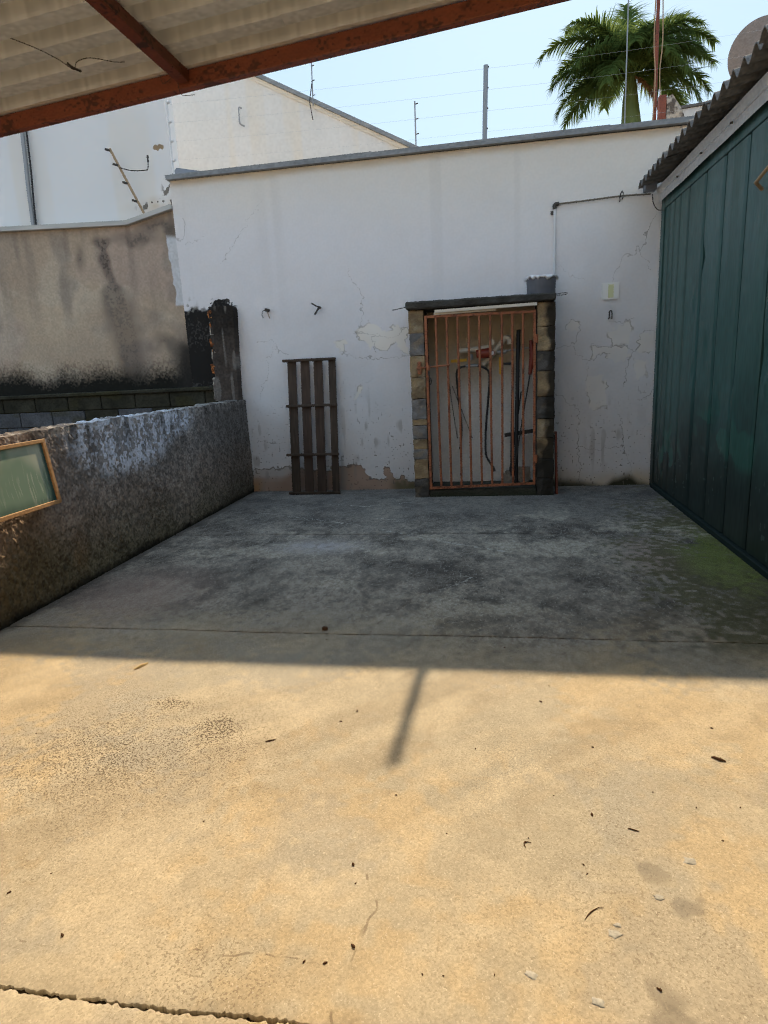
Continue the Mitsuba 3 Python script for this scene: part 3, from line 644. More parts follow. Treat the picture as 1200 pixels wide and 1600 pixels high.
# ------------------------------------------------------------------ broken pier on the end of the low wall
pier = thing('brick_pier', 'broken dark plastered brick pier standing on the low wall end', 'pier')
P = [(-3.435, 1.19), (-3.128, 1.19), (-3.115, 1.6), (-3.10, 2.0), (-3.083, 2.25), (-3.09, 2.30), (-3.11, 2.322), (-3.40, 2.325), (-3.402, 2.2), (-3.385, 2.1), (-3.41, 1.98), (-3.39, 1.85), (-3.42, 1.7), (-3.405, 1.5), (-3.445, 1.38)]
obj('plaster', rough(prism_y(P, 7.60, 7.738), 0.007, 9, 5, 0.03), 'm_stub', pier, smooth=50)
for (z0, z1, x0) in ((2.19, 2.28, -3.425), (2.08, 2.15, -3.415), (1.86, 1.95, -3.43), (1.75, 1.82, -3.42), (1.53, 1.65, -3.45)):
    obj('brick', rough(box(x0, x0 + 0.062, 7.604, 7.735, z0, z1, 0.008), 0.020, 26, int(z0 * 10), 0.018), 'm_brick', pier, smooth=40)
for (z0, z1, x0) in ((1.99, 2.15, -3.42), (1.68, 1.82, -3.43), (1.21, 1.48, -3.455)):
    obj('mortar', rough(box(x0, x0 + 0.065, 7.606, 7.735, z0, z1, 0.01), 0.013, 18, int(z0 * 10), 0.02), 'm_mortar', pier, smooth=40)

# ------------------------------------------------------------------ low roughcast wall
def cast(u, v):
    P = np.stack([u, v, u * 0], -1)
    W = P + 0.05 * np.stack([mnoise(P, 6, 21), mnoise(P, 6, 22), u * 0], -1)
    h = 0.30 * (1 - np.abs(mnoise(W, 17, 3))) ** 3 + 0.50 * (1 - np.abs(mnoise(W, 34, 4))) ** 2 + 0.25 * mnoise(P, 62, 7)
    swell = 0.006 * mnoise(P, 1.8, 5)
    return swell + 0.020 * h * (0.6 + 0.4 * mnoise(P, 3, 6))


def top_line(y):
    return 1.195 + 0.008 * mnoise(np.stack([y, y * 0, y * 0], -1), 2.2, 3) + 0.006 * mnoise(np.stack([y, y * 0, y * 0], -1), 17, 4)


ys = np.concatenate([np.arange(-4.0, 2.4, 0.05), np.arange(2.4, 7.735, 0.0085)])
face = grid(ys, np.linspace(0, 1, 135), lambda u, v: np.stack([-3.092 + cast(u, v * 1.2) * np.clip((1.02 - v) * 18, 0.25, 1), u, -0.1 + v * (top_line(u) + 0.1)], -1))
topf = grid(ys, np.linspace(0, 1, 9), lambda u, v: np.stack([-3.092 + cast(u, u * 0 + 1.2) * 0.36 * (1 - v) - v * 0.15, u, top_line(u) + 0.012 * mnoise(np.stack([u, v * 0.15, u * 0], -1), 25, 8) * np.clip(v * 8, 0, 1)], -1))
topf.invert()
backf = box(-3.236, -3.112, -4.0, 7.735, -0.1, 1.175)
face.fix_normals = lambda *a: None
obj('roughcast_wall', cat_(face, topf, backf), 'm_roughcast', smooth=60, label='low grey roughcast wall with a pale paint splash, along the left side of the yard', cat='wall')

# ------------------------------------------------------------------ chalkboard on the low wall
LEANB = trimesh.transformations.rotation_matrix(math.radians(-7), (0, 1, 0), (-3.06, 0, 1.137))


def leaned(m):
    m.apply_transform(LEANB)
    return m


cb = thing('chalkboard', 'green chalkboard in a pine frame hung on the low rough wall', 'chalkboard')
B0, B1, Z0, Z1 = 3.02, 3.885, 0.685, 1.137
obj('panel', leaned(box(-3.050, -3.040, B0 + 0.015, B1 - 0.015, Z0 + 0.012, Z1 - 0.012)), 'm_board', cb)
for (a, b, c_, d) in ((B0, B1, Z1 - 0.026, Z1), (B0, B1, Z0, Z0 + 0.028), (B0, B0 + 0.03, Z0 + 0.0285, Z1 - 0.0265), (B1 - 0.03, B1, Z0 + 0.0285, Z1 - 0.0265)):
    obj('frame_rail', leaned(box(-3.066, -3.026, a, b, c_, d, 0.003)), 'm_pine', cb)

# ------------------------------------------------------------------ meter cabinet: pillars, slab, sill
cab = thing('meter_cabinet', 'stone faced masonry cabinet built against the white wall, with a blackened slab on top', 'cabinet')
for side, (x0, x1) in (('left', (-0.905, -0.735)), ('right', (0.482, 0.672))):
    pk = obj('pillar', box(x0 + 0.008, x1 - 0.008, 7.235, 7.735, -0.05, 2.098, 0.004), 'm_dark_concrete', cab, label=None if side == 'left' else 'right hand pillar black with lichen')
    if side == 'left':
        rows = [(2.09, 1.85, 'tan'), (1.845, 1.61, 'grey'), (1.605, 1.375, 'tan'), (1.37, 1.135, 'tan'), (1.13, 0.905, 'grey'), (0.90, 0.835, 'tan'), (0.83, 0.68, 'grey'), (0.675, 0.565, 'tan'), (0.56, 0.45, 'grey'), (0.445, 0.22, 'tan'), (0.215, -0.05, 'dark')]
    else:
        rows = [(2.09, 1.845, 'tan'), (1.84, 1.59, 'tan'), (1.585, 1.38, 'dark'), (1.375, 1.105, 'tan'), (1.10, 0.865, 'dark'), (0.86, 0.655, 'tan'), (0.65, 0.42, 'tan'), (0.415, 0.2, 'dark'), (0.195, -0.05, 'dark')]
    for i, (zt, zb, tone) in enumerate(rows):
        s = box(x0 + 0.004 * RNG.random(), x1 - 0.004 * RNG.random(), 7.200 + 0.008 * RNG.random(), 7.246, zb, zt, 0.006)
        obj('stone', rough(s, 0.012, 14, i + (20 if side == 'right' else 0), 0.035), 'm_stone_' + tone, pk, smooth=35)
        s = box(x1 - 0.012, x1 - 0.001, 7.25, 7.735, zb + 0.004, zt - 0.004, 0.003) if side == 'right' else box(x0 + 0.001, x0 + 0.012, 7.25, 7.735, zb + 0.004, zt - 0.004, 0.003)
        obj('stone', s, 'm_stone_' + tone, pk)
obj('top_slab', rough(box(-0.925, 0.672, 7.145, 7.735, 2.100, 2.180, 0.014), 0.007, 11, 7, 0.04), 'm_dark_concrete', cab, smooth=50)
obj('sill', rough(box(-0.733, 0.480, 7.215, 7.735, -0.05, 0.088, 0.01), 0.005, 9, 9, 0.05), 'm_dark_concrete', cab, smooth=50)
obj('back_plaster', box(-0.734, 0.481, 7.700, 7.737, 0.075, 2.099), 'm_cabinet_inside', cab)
obj('hook', tube(curve([(0.655, 7.20, 2.16), (0.70, 7.19, 2.165), (0.775, 7.18, 2.172), (0.782, 7.18, 2.158), (0.74, 7.19, 2.150), (0.68, 7.20, 2.150)], 24), 0.004, 6), 'm_dark_metal', cab, smooth=True)
obj('wire', tube(curve([(-0.90, 7.35, 2.150), (-1.0, 7.42, 2.145), (-1.12, 7.5, 2.135)], 10), 0.005, 6), 'm_dark_metal', cab, smooth=True)

# gate
gate = thing('barred_gate', 'rust orange barred gate closing the stone meter cabinet', 'gate')
GL, GR, GB, GT, GY = -0.728, 0.468, 0.092, 2.030, 7.205
zt = lambda x: GT - 0.010 * (x - GL) / (GR - GL)
obj('stile', box(GL, GL + 0.030, GY - 0.012, GY + 0.012, GB, GT, 0.003), 'm_gate', gate)
obj('stile', box(GR - 0.026, GR, GY - 0.012, GY + 0.012, GB + 0.035, GT - 0.01, 0.003), 'm_gate', gate)
obj('rail', bar((GL + 0.031, GY, GT - 0.014), (GR - 0.027, GY, GT - 0.026), 0.022, 0.026), 'm_gate', gate)
obj('rail', bar((GL + 0.031, GY, GB + 0.014), (GR - 0.027, GY, GB + 0.049), 0.022, 0.026), 'm_gate', gate)
for i in range(9):
    xa = GL + 0.015 + (i + 1) * (GR - GL - 0.028) / 10
    lean = 0.010 * (RNG.random() - 0.5)
    bow = 0.008 * (RNG.random() - 0.5)
    zz = np.linspace(GB + 0.03 + 0.003 * i, GT - 0.030, 12)
    pts = np.stack([xa + lean * (zz - 1) + bow * np.sin((zz - GB) / 1.94 * np.pi), zz * 0 + GY, zz], 1)
    obj('bar', tube(pts, 0.0125, 8), 'm_gate', gate, smooth=40)
lk = obj('bolt', tube([(-0.830, 7.178, 1.470), (-0.46, 7.178, 1.492)], 0.0095, 10), 'm_gate', gate, smooth=40)
obj('bolt_staple', box(-0.818, -0.775, 7.165, 7.198, 1.405, 1.545, 0.008), 'm_gate', gate)
obj('bolt_guide', box(-0.712, -0.680, 7.160, 7.192, 1.440, 1.500, 0.005), 'm_gate', gate)
obj('padlock_hasp', tube(curve([(-0.70, 7.17, 1.45), (-0.69, 7.165, 1.38), (-0.665, 7.165, 1.33), (-0.68, 7.17, 1.29)], 14), 0.007, 6), 'm_iron', gate, smooth=True)
for z in (1.72, 0.42):
    obj('hinge', tube([(0.476, 7.196, z - 0.045), (0.476, 7.196, z + 0.045)], 0.013, 10), 'm_gate', gate, smooth=40)

st = thing('plastic_batten', 'cream plastic battens wedged under the cabinet slab above the gate', 'batten')
obj('strip', bar((-0.61, 7.175, 2.066), (0.475, 7.165, 2.076), 0.03, 0.030), 'm_cream_pvc', st)
obj('strip', bar((-0.62, 7.205, 2.040), (0.05, 7.205, 2.049), 0.03, 0.022), 'm_cream_pvc', st)

# pipework inside
mf = thing('water_pipework', 'cream pipes with a red meter and yellow valve levers inside the cabinet', 'pipework')
WY = 7.60
obj('pipe', tube([(-0.37, WY, 1.640), (-0.03, WY, 1.665)], 0.030, 14), 'm_cream_pvc', mf, smooth=40)
obj('pipe', tube(curve([(-0.10, WY + 0.03, 1.47), (0.02, WY + 0.02, 1.60), (0.10, WY, 1.70), (0.145, WY, 1.755), (0.175, WY, 1.765), (0.20, WY, 1.74), (0.205, WY, 1.69)], 30), 0.030, 14), 'm_cream_pvc', mf, smooth=40)
obj('pipe', tube([(0.06, WY - 0.02, 1.608), (0.42, WY - 0.01, 1.640)], 0.011, 10), 'm_grey_metal', mf, smooth=40)
me = obj('meter', tube([(-0.175, WY - 0.06, 1.595), (-0.02, WY - 0.06, 1.605)], 0.055, 16, radii=[0.045, 0.060]), 'm_red', mf, smooth=40)
obj('meter_face', tube([(0.0, WY - 0.06, 1.600), (0.0, WY - 0.122, 1.600)], 0.034, 18), 'm_red', mf, smooth=40)
obj('dial', tube([(0.0, WY - 0.120, 1.600), (0.0, WY - 0.126, 1.600)], 0.025, 18), 'm_white_plastic', mf, smooth=40)
obj('gauge', tube([(0.0, WY - 0.05, 1.72), (0.0, WY - 0.075, 1.72)], 0.032, 14), 'm_cream_pvc', mf, smooth=40)
obj('valve', tube([(-0.24, WY - 0.05, 1.540), (-0.24, WY - 0.05, 1.600)], 0.028, 12), 'm_grey_metal', mf, smooth=40)
obj('valve', tube([(0.06, WY - 0.05, 1.600), (0.16, WY - 0.05, 1.610)], 0.022, 12), 'm_grey_metal', mf, smooth=40)
obj('lever', bar((-0.47, WY - 0.07, 1.530), (-0.285, WY - 0.07, 1.538), 0.012, 0.034), 'm_yellow', mf)
obj('lever', box(0.080, 0.106, WY - 0.085, WY - 0.072, 1.36, 1.55, 0.003), 'm_yellow', mf)
obj('fitting', tube([(-0.30, WY - 0.06, 1.470), (-0.16, WY - 0.06, 1.470)], 0.018, 10), 'm_grey_metal', mf, smooth=40)

h1 = obj('rubber_hose', tube(curve([(-0.28, WY - 0.06, 1.470), (-0.36, WY - 0.06, 1.455), (-0.405, WY - 0.05, 1.40), (-0.40, WY - 0.02, 1.2), (-0.385, WY, 1.0), (-0.365, WY, 0.80), (-0.375, WY, 0.6), (-0.39, WY, 0.5)], 40), 0.012, 10), 'm_black', smooth=True, label='black rubber hose hanging from the left end of the pipe fitting', cat='hose')
h2 = obj('rubber_hose', tube(curve([(-0.18, WY - 0.06, 1.470), (-0.09, WY - 0.07, 1.44), (-0.03, WY - 0.06, 1.36), (-0.045, WY - 0.03, 1.1), (-0.07, WY, 0.85), (-0.085, WY, 0.6), (-0.08, WY, 0.42), (-0.03, WY - 0.01, 0.32), (0.0, WY - 0.02, 0.27)], 44), 0.013, 10), 'm_black', smooth=True, label='black rubber hose ending in a nozzle near the middle of the cabinet', cat='hose')
obj('nozzle', tube([(0.0, WY - 0.02, 0.285), (0.012, WY - 0.022, 0.225)], 0.02, 10, radii=[0.012, 0.022]), 'm_iron', h2, smooth=40)
for si, (a, b, c_) in enumerate((((-0.52, 7.66, 1.46), (-0.47, 7.66, 1.0), (-0.42, 7.67, 0.62)), ((-0.47, 7.66, 1.25), (-0.36, 7.66, 0.95), (-0.24, 7.66, 0.62)))):
    obj('dry_vine', tube(curve([a, b, c_], 14), 0.005, 6), 'm_iron', smooth=True, label=('steeper thin dry stem behind the left gate bars', 'more slanting thin dry stem behind the left gate bars')[si], cat='stem', group='dry stems in the cabinet')
obj('iron_bar', tube([(0.262, 7.40, 0.088), (0.268, 7.45, 0.6), (0.300, 7.60, 1.84)], 0.023, 10), 'm_black', smooth=40, label='thick black pole standing upright behind the right bars', cat='pole')
tl = obj('iron_rod', tube([(0.205, 7.40, 0.10), (0.225, 7.52, 1.0), (0.238, 7.60, 1.462)], 0.014, 8), 'm_black', smooth=40, label='slim black rod with a bent top leaning inside the cabinet', cat='rod')
obj('bent_end', tube([(0.241, 7.60, 1.470), (0.130, 7.60, 1.474)], 0.013, 8), 'm_black', tl, smooth=40)
ls = thing('long_loppers', 'long tool with red grips leaning in the right corner of the cabinet', 'loppers')
obj('grip', tube([(0.435, 7.56, 1.72), (0.455, 7.55, 1.55), (0.425, 7.54, 1.34)], 0.02, 10, radii=[0.02, 0.036, 0.02]), 'm_red', ls, smooth=40)
obj('shaft', tube([(0.425, 7.54, 1.34), (0.30, 7.42, 0.62), (0.22, 7.36, 0.16)], 0.008, 8), 'm_iron', ls, smooth=40)
obj('iron_bracket', bar((0.135, 7.55, 0.655), (0.478, 7.55, 0.700), 0.04, 0.042), 'm_black', smooth=False, label='black flat bar fixed across the lower right of the cabinet', cat='bar')
sh = thing('garden_spade', 'muddy spade standing blade down in the right of the cabinet', 'spade')
obj('shaft', tube([(0.352, 7.47, 0.64), (0.345, 7.43, 0.26)], 0.013, 8), 'm_grey_metal', sh, smooth=40)
obj('blade', rough(trimesh.convex.convex_hull(np.array([(0.28, 7.43, 0.30), (0.42, 7.43, 0.30), (0.43, 7.41, 0.15), (0.36, 7.40, 0.095), (0.28, 7.41, 0.14), (0.28, 7.418, 0.30), (0.42, 7.418, 0.30), (0.36, 7.388, 0.095)])), 0.006, 20, 3, 0.03), 'm_mud', sh, smooth=40)
sh = thing('garden_hoe', 'muddy hoe head resting on the cabinet sill left of the spade', 'hoe')
obj('blade', rough(trimesh.convex.convex_hull(np.array([(0.09, 7.36, 0.10), (0.24, 7.36, 0.10), (0.26, 7.41, 0.22), (0.16, 7.43, 0.27), (0.10, 7.41, 0.2), (0.12, 7.35, 0.10)])), 0.010, 18, 5, 0.03), 'm_mud', sh, smooth=40)
obj('shaft', tube([(0.19, 7.42, 0.25), (0.33, 7.60, 1.15)], 0.009, 8), 'm_iron', sh, smooth=40)

# pot on the slab
pot = thing('plastic_pot', 'grey plastic pot with a torn silver rim on top of the cabinet slab', 'pot')
prof = np.array([(0.0, 0.0), (0.145, 0.0), (0.150, 0.006), (0.152, 0.085), (0.154, 0.088), (0.156, 0.168), (0.150, 0.168), (0.146, 0.09), (0.138, 0.02), (0.0, 0.02)])
m = trimesh.creation.revolve(prof, sections=36)
m.apply_translation((0.535, 7.42, 2.186))
obj('body', m, 'm_pot', pot, smooth=40)
m = trimesh.creation.revolve(np.array([(0.0, 0.12), (0.139, 0.12), (0.139, 0.121), (0.0, 0.14)]), sections=24)
m.apply_translation((0.535, 7.42, 2.186))
obj('soil', m, 'm_earth', pot, smooth=40)


def foil(u, v):
    a = u * 2 * np.pi
    P = np.stack([np.cos(a) * 1.0, np.sin(a) * 1.0, v * 0.3], -1)
    r = 0.158 + 0.012 * np.sin(v * np.pi) + 0.020 * mnoise(P, 5, 3) * (0.3 + v)
    drop = (0.035 + 0.028 * mnoise(np.stack([np.cos(a), np.sin(a), a * 0], -1), 3.3, 5) + 0.02 * mnoise(np.stack([np.cos(a), np.sin(a), a * 0], -1), 11, 6))
    z = 2.186 + 0.190 - v * np.maximum(drop, 0.008) + 0.012 * mnoise(P, 4, 8)
    return np.stack([0.535 + r * np.cos(a), 7.42 + r * np.sin(a), z], -1)


obj('torn_rim', cat_(grid(np.linspace(0, 1, 90), np.linspace(0, 1, 6), foil), grid(np.linspace(0, 1, 90), np.linspace(0, 1, 4), lambda u, v: foil(u, u * 0) * np.array([1, 1, 1]) * (1 - 0.0 * v[..., None]) + (np.array([0.535, 7.42, 2.350]) - foil(u, u * 0)) * (v * 0.45)[..., None])), 'm_foil', pot, smooth=50)

obj('plank', bar((0.712, 7.30, 0.0), (0.695, 7.32, 0.705), 0.022, 0.10, up=(0, 1, 0)), 'm_mast', label='thin red brown plank standing against the right side of the cabinet', cat='plank')

# ------------------------------------------------------------------ slatted rack leaning on the wall
rk = thing('slatted_rack', 'dark wooden slatted rack leaning upright against the white wall', 'rack')
LE = math.atan2(0.19, 1.65)
ROT = trimesh.transformations.rotation_matrix(-LE, (1, 0, 0), (0, 7.475, 0))


def rackpiece(name, m, mat):
    m.apply_transform(ROT)
    m.apply_transform(trimesh.transformations.rotation_matrix(0.006, (0, 1, 0), (-2.2, 7.5, 0)))
    obj(name, m, mat, rk)


for i, (a, b) in enumerate(((-2.505, -2.385), (-2.338, -2.215), (-2.172, -2.05), (-1.985, -1.885))):
    rackpiece('slat', box(a + 0.012, b, 7.490 + 0.003 * RNG.random(), 7.512, 0.012, 1.645 - 0.01 * RNG.random(), 0.003), 'm_rack_wood' if i % 3 == 0 else 'm_rack_wood_red')
for i, (z, a, b) in enumerate(((1.645, -2.545, -1.873), (1.095, -2.520, -1.872), (0.495, -2.540, -1.868), (0.018, -2.525, -1.868))):
    rackpiece('batten', box(a, b, 7.448, 7.487, z - 0.016, z + 0.016, 0.005), 'm_rack_wood')

# ------------------------------------------------------------------ small things on the white wall
for (x, z, s) in ((-2.69, 2.25, 0), (-2.035, 2.240, 1)):
    bk = thing('wall_hook', ('rusty stub of a wall hook with a loose wire, left of the pair', 'rusty forked iron hook sticking out of the wall above the rack')[s], 'hook')
    obj('shank', tube([(x, 7.74, z), (x, 7.66, z)], 0.022 if s == 0 else 0.015, 8), 'm_iron', bk, smooth=40)
    if s:
        obj('prong', tube([(x + 0.02, 7.66, z - 0.01), (x - 0.075, 7.63, z + 0.045)], 0.009, 6), 'm_iron', bk, smooth=40)
        obj('prong', tube([(x + 0.01, 7.66, z), (x - 0.04, 7.62, z - 0.085)], 0.011, 6), 'm_iron', bk, smooth=40)
    else:
        obj('wire', tube(curve([(x, 7.66, z), (x - 0.05, 7.68, z - 0.01), (x - 0.075, 7.71, z - 0.06), (x - 0.06, 7.72, z - 0.085)], 14), 0.004, 6), 'm_dark_metal', bk, smooth=True)
        obj('wire', tube([(x + 0.01, 7.67, z - 0.02), (x + 0.025, 7.70, z - 0.10)], 0.005, 6), 'm_rope', bk, smooth=True)
nt = thing('paper_notice', 'white paper with a faded yellow patch pasted on the wall', 'notice')
obj('sheet', box(1.214, 1.401, 7.7255, 7.7305, 2.118, 2.297), 'm_paper', nt)
obj('yellow_patch', box(1.285, 1.343, 7.7225, 7.7250, 2.135, 2.275), 'm_paper_yellow', nt)
ht = obj('wall_staple', tube(curve([(1.30, 7.735, 1.91), (1.30, 7.70, 1.915), (1.30, 7.695, 1.95), (1.302, 7.70, 1.985), (1.325, 7.70, 1.99), (1.328, 7.70, 1.93), (1.325, 7.70, 1.905)], 26), 0.007, 6), 'm_iron', smooth=True, label='small black iron staple on the wall below the paper notice', cat='staple')
cd = thing('conduit', 'thin pipe running along and down the white wall beside the shed', 'pipe')
obj('run', tube(curve([(0.70, 7.715, 3.150), (1.0, 7.715, 3.158), (1.4, 7.715, 3.172), (1.69, 7.715, 3.165)], 14), 0.009, 8), 'm_brown_pipe', cd, smooth=40)
obj('downpipe', tube([(0.697, 7.715, 3.140), (0.703, 7.715, 1.80)], 0.014, 10), 'm_white_plastic', cd, smooth=40)
obj('elbow', tube(curve([(0.697, 7.715, 3.10), (0.697, 7.713, 3.145), (0.74, 7.713, 3.151)], 10), 0.021, 10), 'm_dark_metal', cd, smooth=40)
obj('clip', box(0.655, 0.685, 7.722, 7.738, 3.045, 3.085, 0.004), 'm_dark_metal', cd)
obj('clip', tube(curve([(1.38, 7.735, 3.12), (1.375, 7.70, 3.16), (1.385, 7.695, 3.20), (1.40, 7.70, 3.215), (1.41, 7.71, 3.18), (1.405, 7.735, 3.14)], 18), 0.006, 6), 'm_iron', cd, smooth=True)
obj('loose_wire', tube(curve([(1.70, 7.68, 3.15), (1.71, 7.66, 3.06), (1.75, 7.64, 2.99), (1.81, 7.60, 2.97)], 18), 0.0045, 6), 'm_dark_metal', smooth=True, label='loose dark wire drooping from the gutter end to the shed', cat='wire')

# ------------------------------------------------------------------ green shed
shed = thing('metal_shed', 'dark green sheet metal shed with a corrugated roof along the right side', 'shed')
SX = 1.82
seams = [7.60, 7.42, 7.23, 7.03, 6.75] + [6.75 - 0.475 * (i + 1) for i in range(24)]
obj('core', box(SX + 0.034, 5.0, -4.7, 7.70, 0.0, 3.13), 'm_green_groove', shed)


def panel(y0, y1, z0, z1, i):
    g = 0.017
    us, vs = np.linspace(0, 1, 25), np.linspace(0, 1, 60)

    def fn(u, v):
        y, z = y0 - g - u * (y0 - y1 - 2 * g), z0 + v * (z1 - z0)
        P = np.stack([y, z, y * 0 + i], -1)
        e = np.minimum(u, 1 - u)
        x = SX + 0.012 * (1 - np.clip(e / 0.035, 0, 1))
        x = x - 0.005 * mnoise(P, 1.1, 3) * np.clip(e * 6, 0, 1) - 0.003 * mnoise(P, 3.5, 4) * np.clip(e * 6, 0, 1)
        for (dy, dz, r, d) in DENTS:
            q = np.sqrt(((y - dy) / r) ** 2 + ((z - dz) / (r * 1.8)) ** 2)
            x = x + d * np.exp(-q * q * 1.5)
        return np.stack([x, y, z], -1)
    m = grid(us, vs, fn)
    rim = []
    nv = len(vs)
    n = len(m.vertices)
    loop = list(range(0, nv)) + [j * nv + nv - 1 for j in range(1, len(us))] + [(len(us) - 1) * nv + j for j in range(nv - 2, -1, -1)] + [j * nv for j in range(len(us) - 2, 0, -1)]
    V2 = m.vertices[loop].copy()
    V2[:, 0] = SX + 0.033
    F2 = []
    L = len(loop)
    for a in range(L):
        b = (a + 1) % L
        F2 += [(loop[a], loop[b], n + b), (loop[a], n + b, n + a)]
    return trimesh.Trimesh(np.vstack([m.vertices, V2]), np.vstack([m.faces, F2]), process=False)


DENTS = [(6.24, 2.30, 0.05, 0.02), (6.45, 1.95, 0.05, -0.012), (6.0, 1.55, 0.07, 0.015), (5.62, 1.02, 0.10, 0.02), (5.28, 1.1, 0.08, -0.016), (4.75, 1.45, 0.09, 0.024), (6.35, 1.35, 0.05, 0.014), (4.7, 1.25, 0.05, -0.02), (5.1, 2.45, 0.12, 0.010)]
for i, (a, b) in enumerate(zip(seams[:-1], seams[1:])):
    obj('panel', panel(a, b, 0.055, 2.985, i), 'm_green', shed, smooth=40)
obj('corner_post', box(SX - 0.012, SX + 0.03, 7.608, 7.72, 0.0, 3.13, 0.004), 'm_green', shed)
obj('top_rail', box(SX - 0.006, SX + 0.028, -4.7, 7.602, 2.992, 3.125, 0.004), 'm_green', shed)
obj('base_rail', box(SX - 0.030, SX + 0.028, -4.7, 7.602, -0.01, 0.048, 0.006), 'm_green_groove', shed)
fl = prism_y([(1.655, 3.205), (1.775, 3.045), (1.785, 3.045), (1.825, 3.13), (1.84, 3.13), (1.84, 3.21)], -4.7, 7.69)
yy = np.linspace(7.69, -4.7, 120)


def flash(u, v):
    y = 7.69 - u * 12.4
    z = 3.20 - 0.145 * v + 0.008 * mnoise(np.stack([y, v, y * 0], -1), 1.6, 3) * v
    x = 1.735 + 0.012 * np.sin(v * np.pi) + 0.035 * v + 0.006 * mnoise(np.stack([y, v, y * 0], -1), 2.1, 5) * v
    return np.stack([x, y, z], -1)


obj('flashing', cat_(grid(np.linspace(0, 1, 140), np.linspace(0, 1, 7), flash), box(1.76, 1.83, -4.7, 7.68, 3.131, 3.195)), 'm_flashing', shed, smooth=40)
for y in (6.9, 6.2, 5.5, 4.8, 4.1):
    obj('rivet', tube([(1.755, y, 3.12), (1.735, y, 3.118)], 0.008, 8), 'm_dark_metal', shed)
PITCH, AMP, SL = 0.185, 0.036, 0.20


def roof_sheet(y0, y1, x0, x1, dz):
    ys_ = np.arange(y0, y1 + 1e-6, PITCH / 12)
    xs_ = np.linspace(x0, x1, 4)
    z = lambda x, y, o: 3.235 + (x - 1.55) * SL + AMP * np.cos(2 * np.pi * y / PITCH) + dz + o
    t = grid(xs_, ys_, lambda u, v: np.stack([u, v, z(u, v, 0.010)], -1))
    b = grid(xs_, ys_, lambda u, v: np.stack([u, v, z(u, v, 0.0)], -1))
    b.invert()
    n, k = len(ys_), len(xs_)
    e = []
    e_t = t.vertices[:n]
    e_b = b.vertices[:n]
    i = np.arange(n - 1)
    F = np.vstack([np.stack([i, i + 1, i + n], 1), np.stack([i + 1, i + n + 1, i + n], 1)])
    e.append(trimesh.Trimesh(np.vstack([e_t, e_b]), F, process=False))
    return cat_(t, b, *e)


for i, (a, b) in enumerate(((7.66 - 1.05 * (j + 1) - 0.05, 7.66 - 1.05 * j) for j in range(11))):
    obj('roof_sheet', roof_sheet(a, b, 1.55 + 0.012 * (i % 3), 3.3, 0.010 * (i % 2)), 'm_fibre', shed, smooth=40)
    obj('roof_sheet', roof_sheet(a, b, 3.1, 5.1, 0.022 + 0.010 * (i % 2)), 'm_fibre', shed, smooth=40)
obj('gutter_end', box(1.60, 1.72, 7.56, 7.68, 3.17, 3.29, 0.008), 'm_slate', shed)
obj('latch', tube([(1.80, 4.98, 2.54), (1.74, 4.93, 2.575), (1.735, 4.70, 2.62)], 0.012, 8), 'm_rope', shed, smooth=40)

# ------------------------------------------------------------------ satellite dish behind the shed roof
dish = thing('satellite_dish', 'grey brown satellite dish seen from behind above the shed roof', 'satellite dish')
DC = np.array([2.97, 8.5, 4.66])
rr = np.linspace(0, 0.33, 12)
prof = [(r, 0.28 * r * r) for r in rr]
prof = prof + [(0.338, prof[-1][1] + 0.004), (0.33, prof[-1][1] + 0.012)] + [(r, 0.28 * r * r + 0.008) for r in rr[::-1]]
m = trimesh.creation.revolve(np.array(prof), sections=48)
AX = np.array([0.18, 0.80, 0.42])
AX /= np.linalg.norm(AX)
m.apply_transform(trimesh.geometry.align_vectors([0, 0, 1], AX))
m.apply_translation(DC)
obj('reflector', m, 'm_dish', dish, smooth=40)
obj('mount', tube([DC - AX * 0.02, DC - AX * 0.12 + np.array([0, 0, -0.05]), DC + np.array([-0.03, -0.15, -0.75]), DC + np.array([-0.03, -0.15, -4.8])], 0.03, 10), 'm_grey_metal', dish, smooth=40)
obj('feed_arm', tube([DC + AX * 0.02 + np.array([0, 0, -0.42]), DC + AX * 0.55], 0.012, 8), 'm_grey_metal', dish, smooth=40)

# ------------------------------------------------------------------ houses and walls beyond
nh = thing('tall_white_wall', 'plain tall white wall rising directly behind the tan wall', 'wall')
obj('plaster', box(-13, -3.875, 8.03, 8.24, -0.14, 6.2), 'm_near_house', nh)
obj('capping', box(-13, -3.85, 8.0, 8.27, 6.203, 6.25), 'm_coping', nh)
yh = thing('added_house', 'unseen white house added behind the camera to bounce sunlight onto the back wall', 'house')  # house added out of view for its bounced light
obj('wall', box(-7.0, 6.0, -11.0, -5.2, -0.14, 6.4), 'm_house_white', yh)
obj('roof', box(-7.4, 6.4, -11.4, -4.9, 6.405, 6.6), 'm_fibre', yh)
obj('door', box(-0.9, 0.9, -5.24, -5.19, -0.02, 2.1, 0.01), 'm_pine', yh)
for x in (-4.2, 3.0):
    obj('window', box(x - 0.8, x + 0.8, -5.23, -5.19, 1.0, 2.2, 0.01), 'm_slate', yh)
gh = thing('gable_house', 'cream gabled house wall sloping down behind the white wall coping', 'house')
GP = [(-9.5, 4.2), (-9.5, 0), (-0.9, 0), (-0.9, 4.845), (-5.0, 6.98)]
obj('wall', prism_y([(-9.1, -0.14), (-0.9, -0.14), (-0.9, 4.80), (-5.0, 6.935), (-9.1, 4.80)], 11.5, 17.0), 'm_house_white', gh)
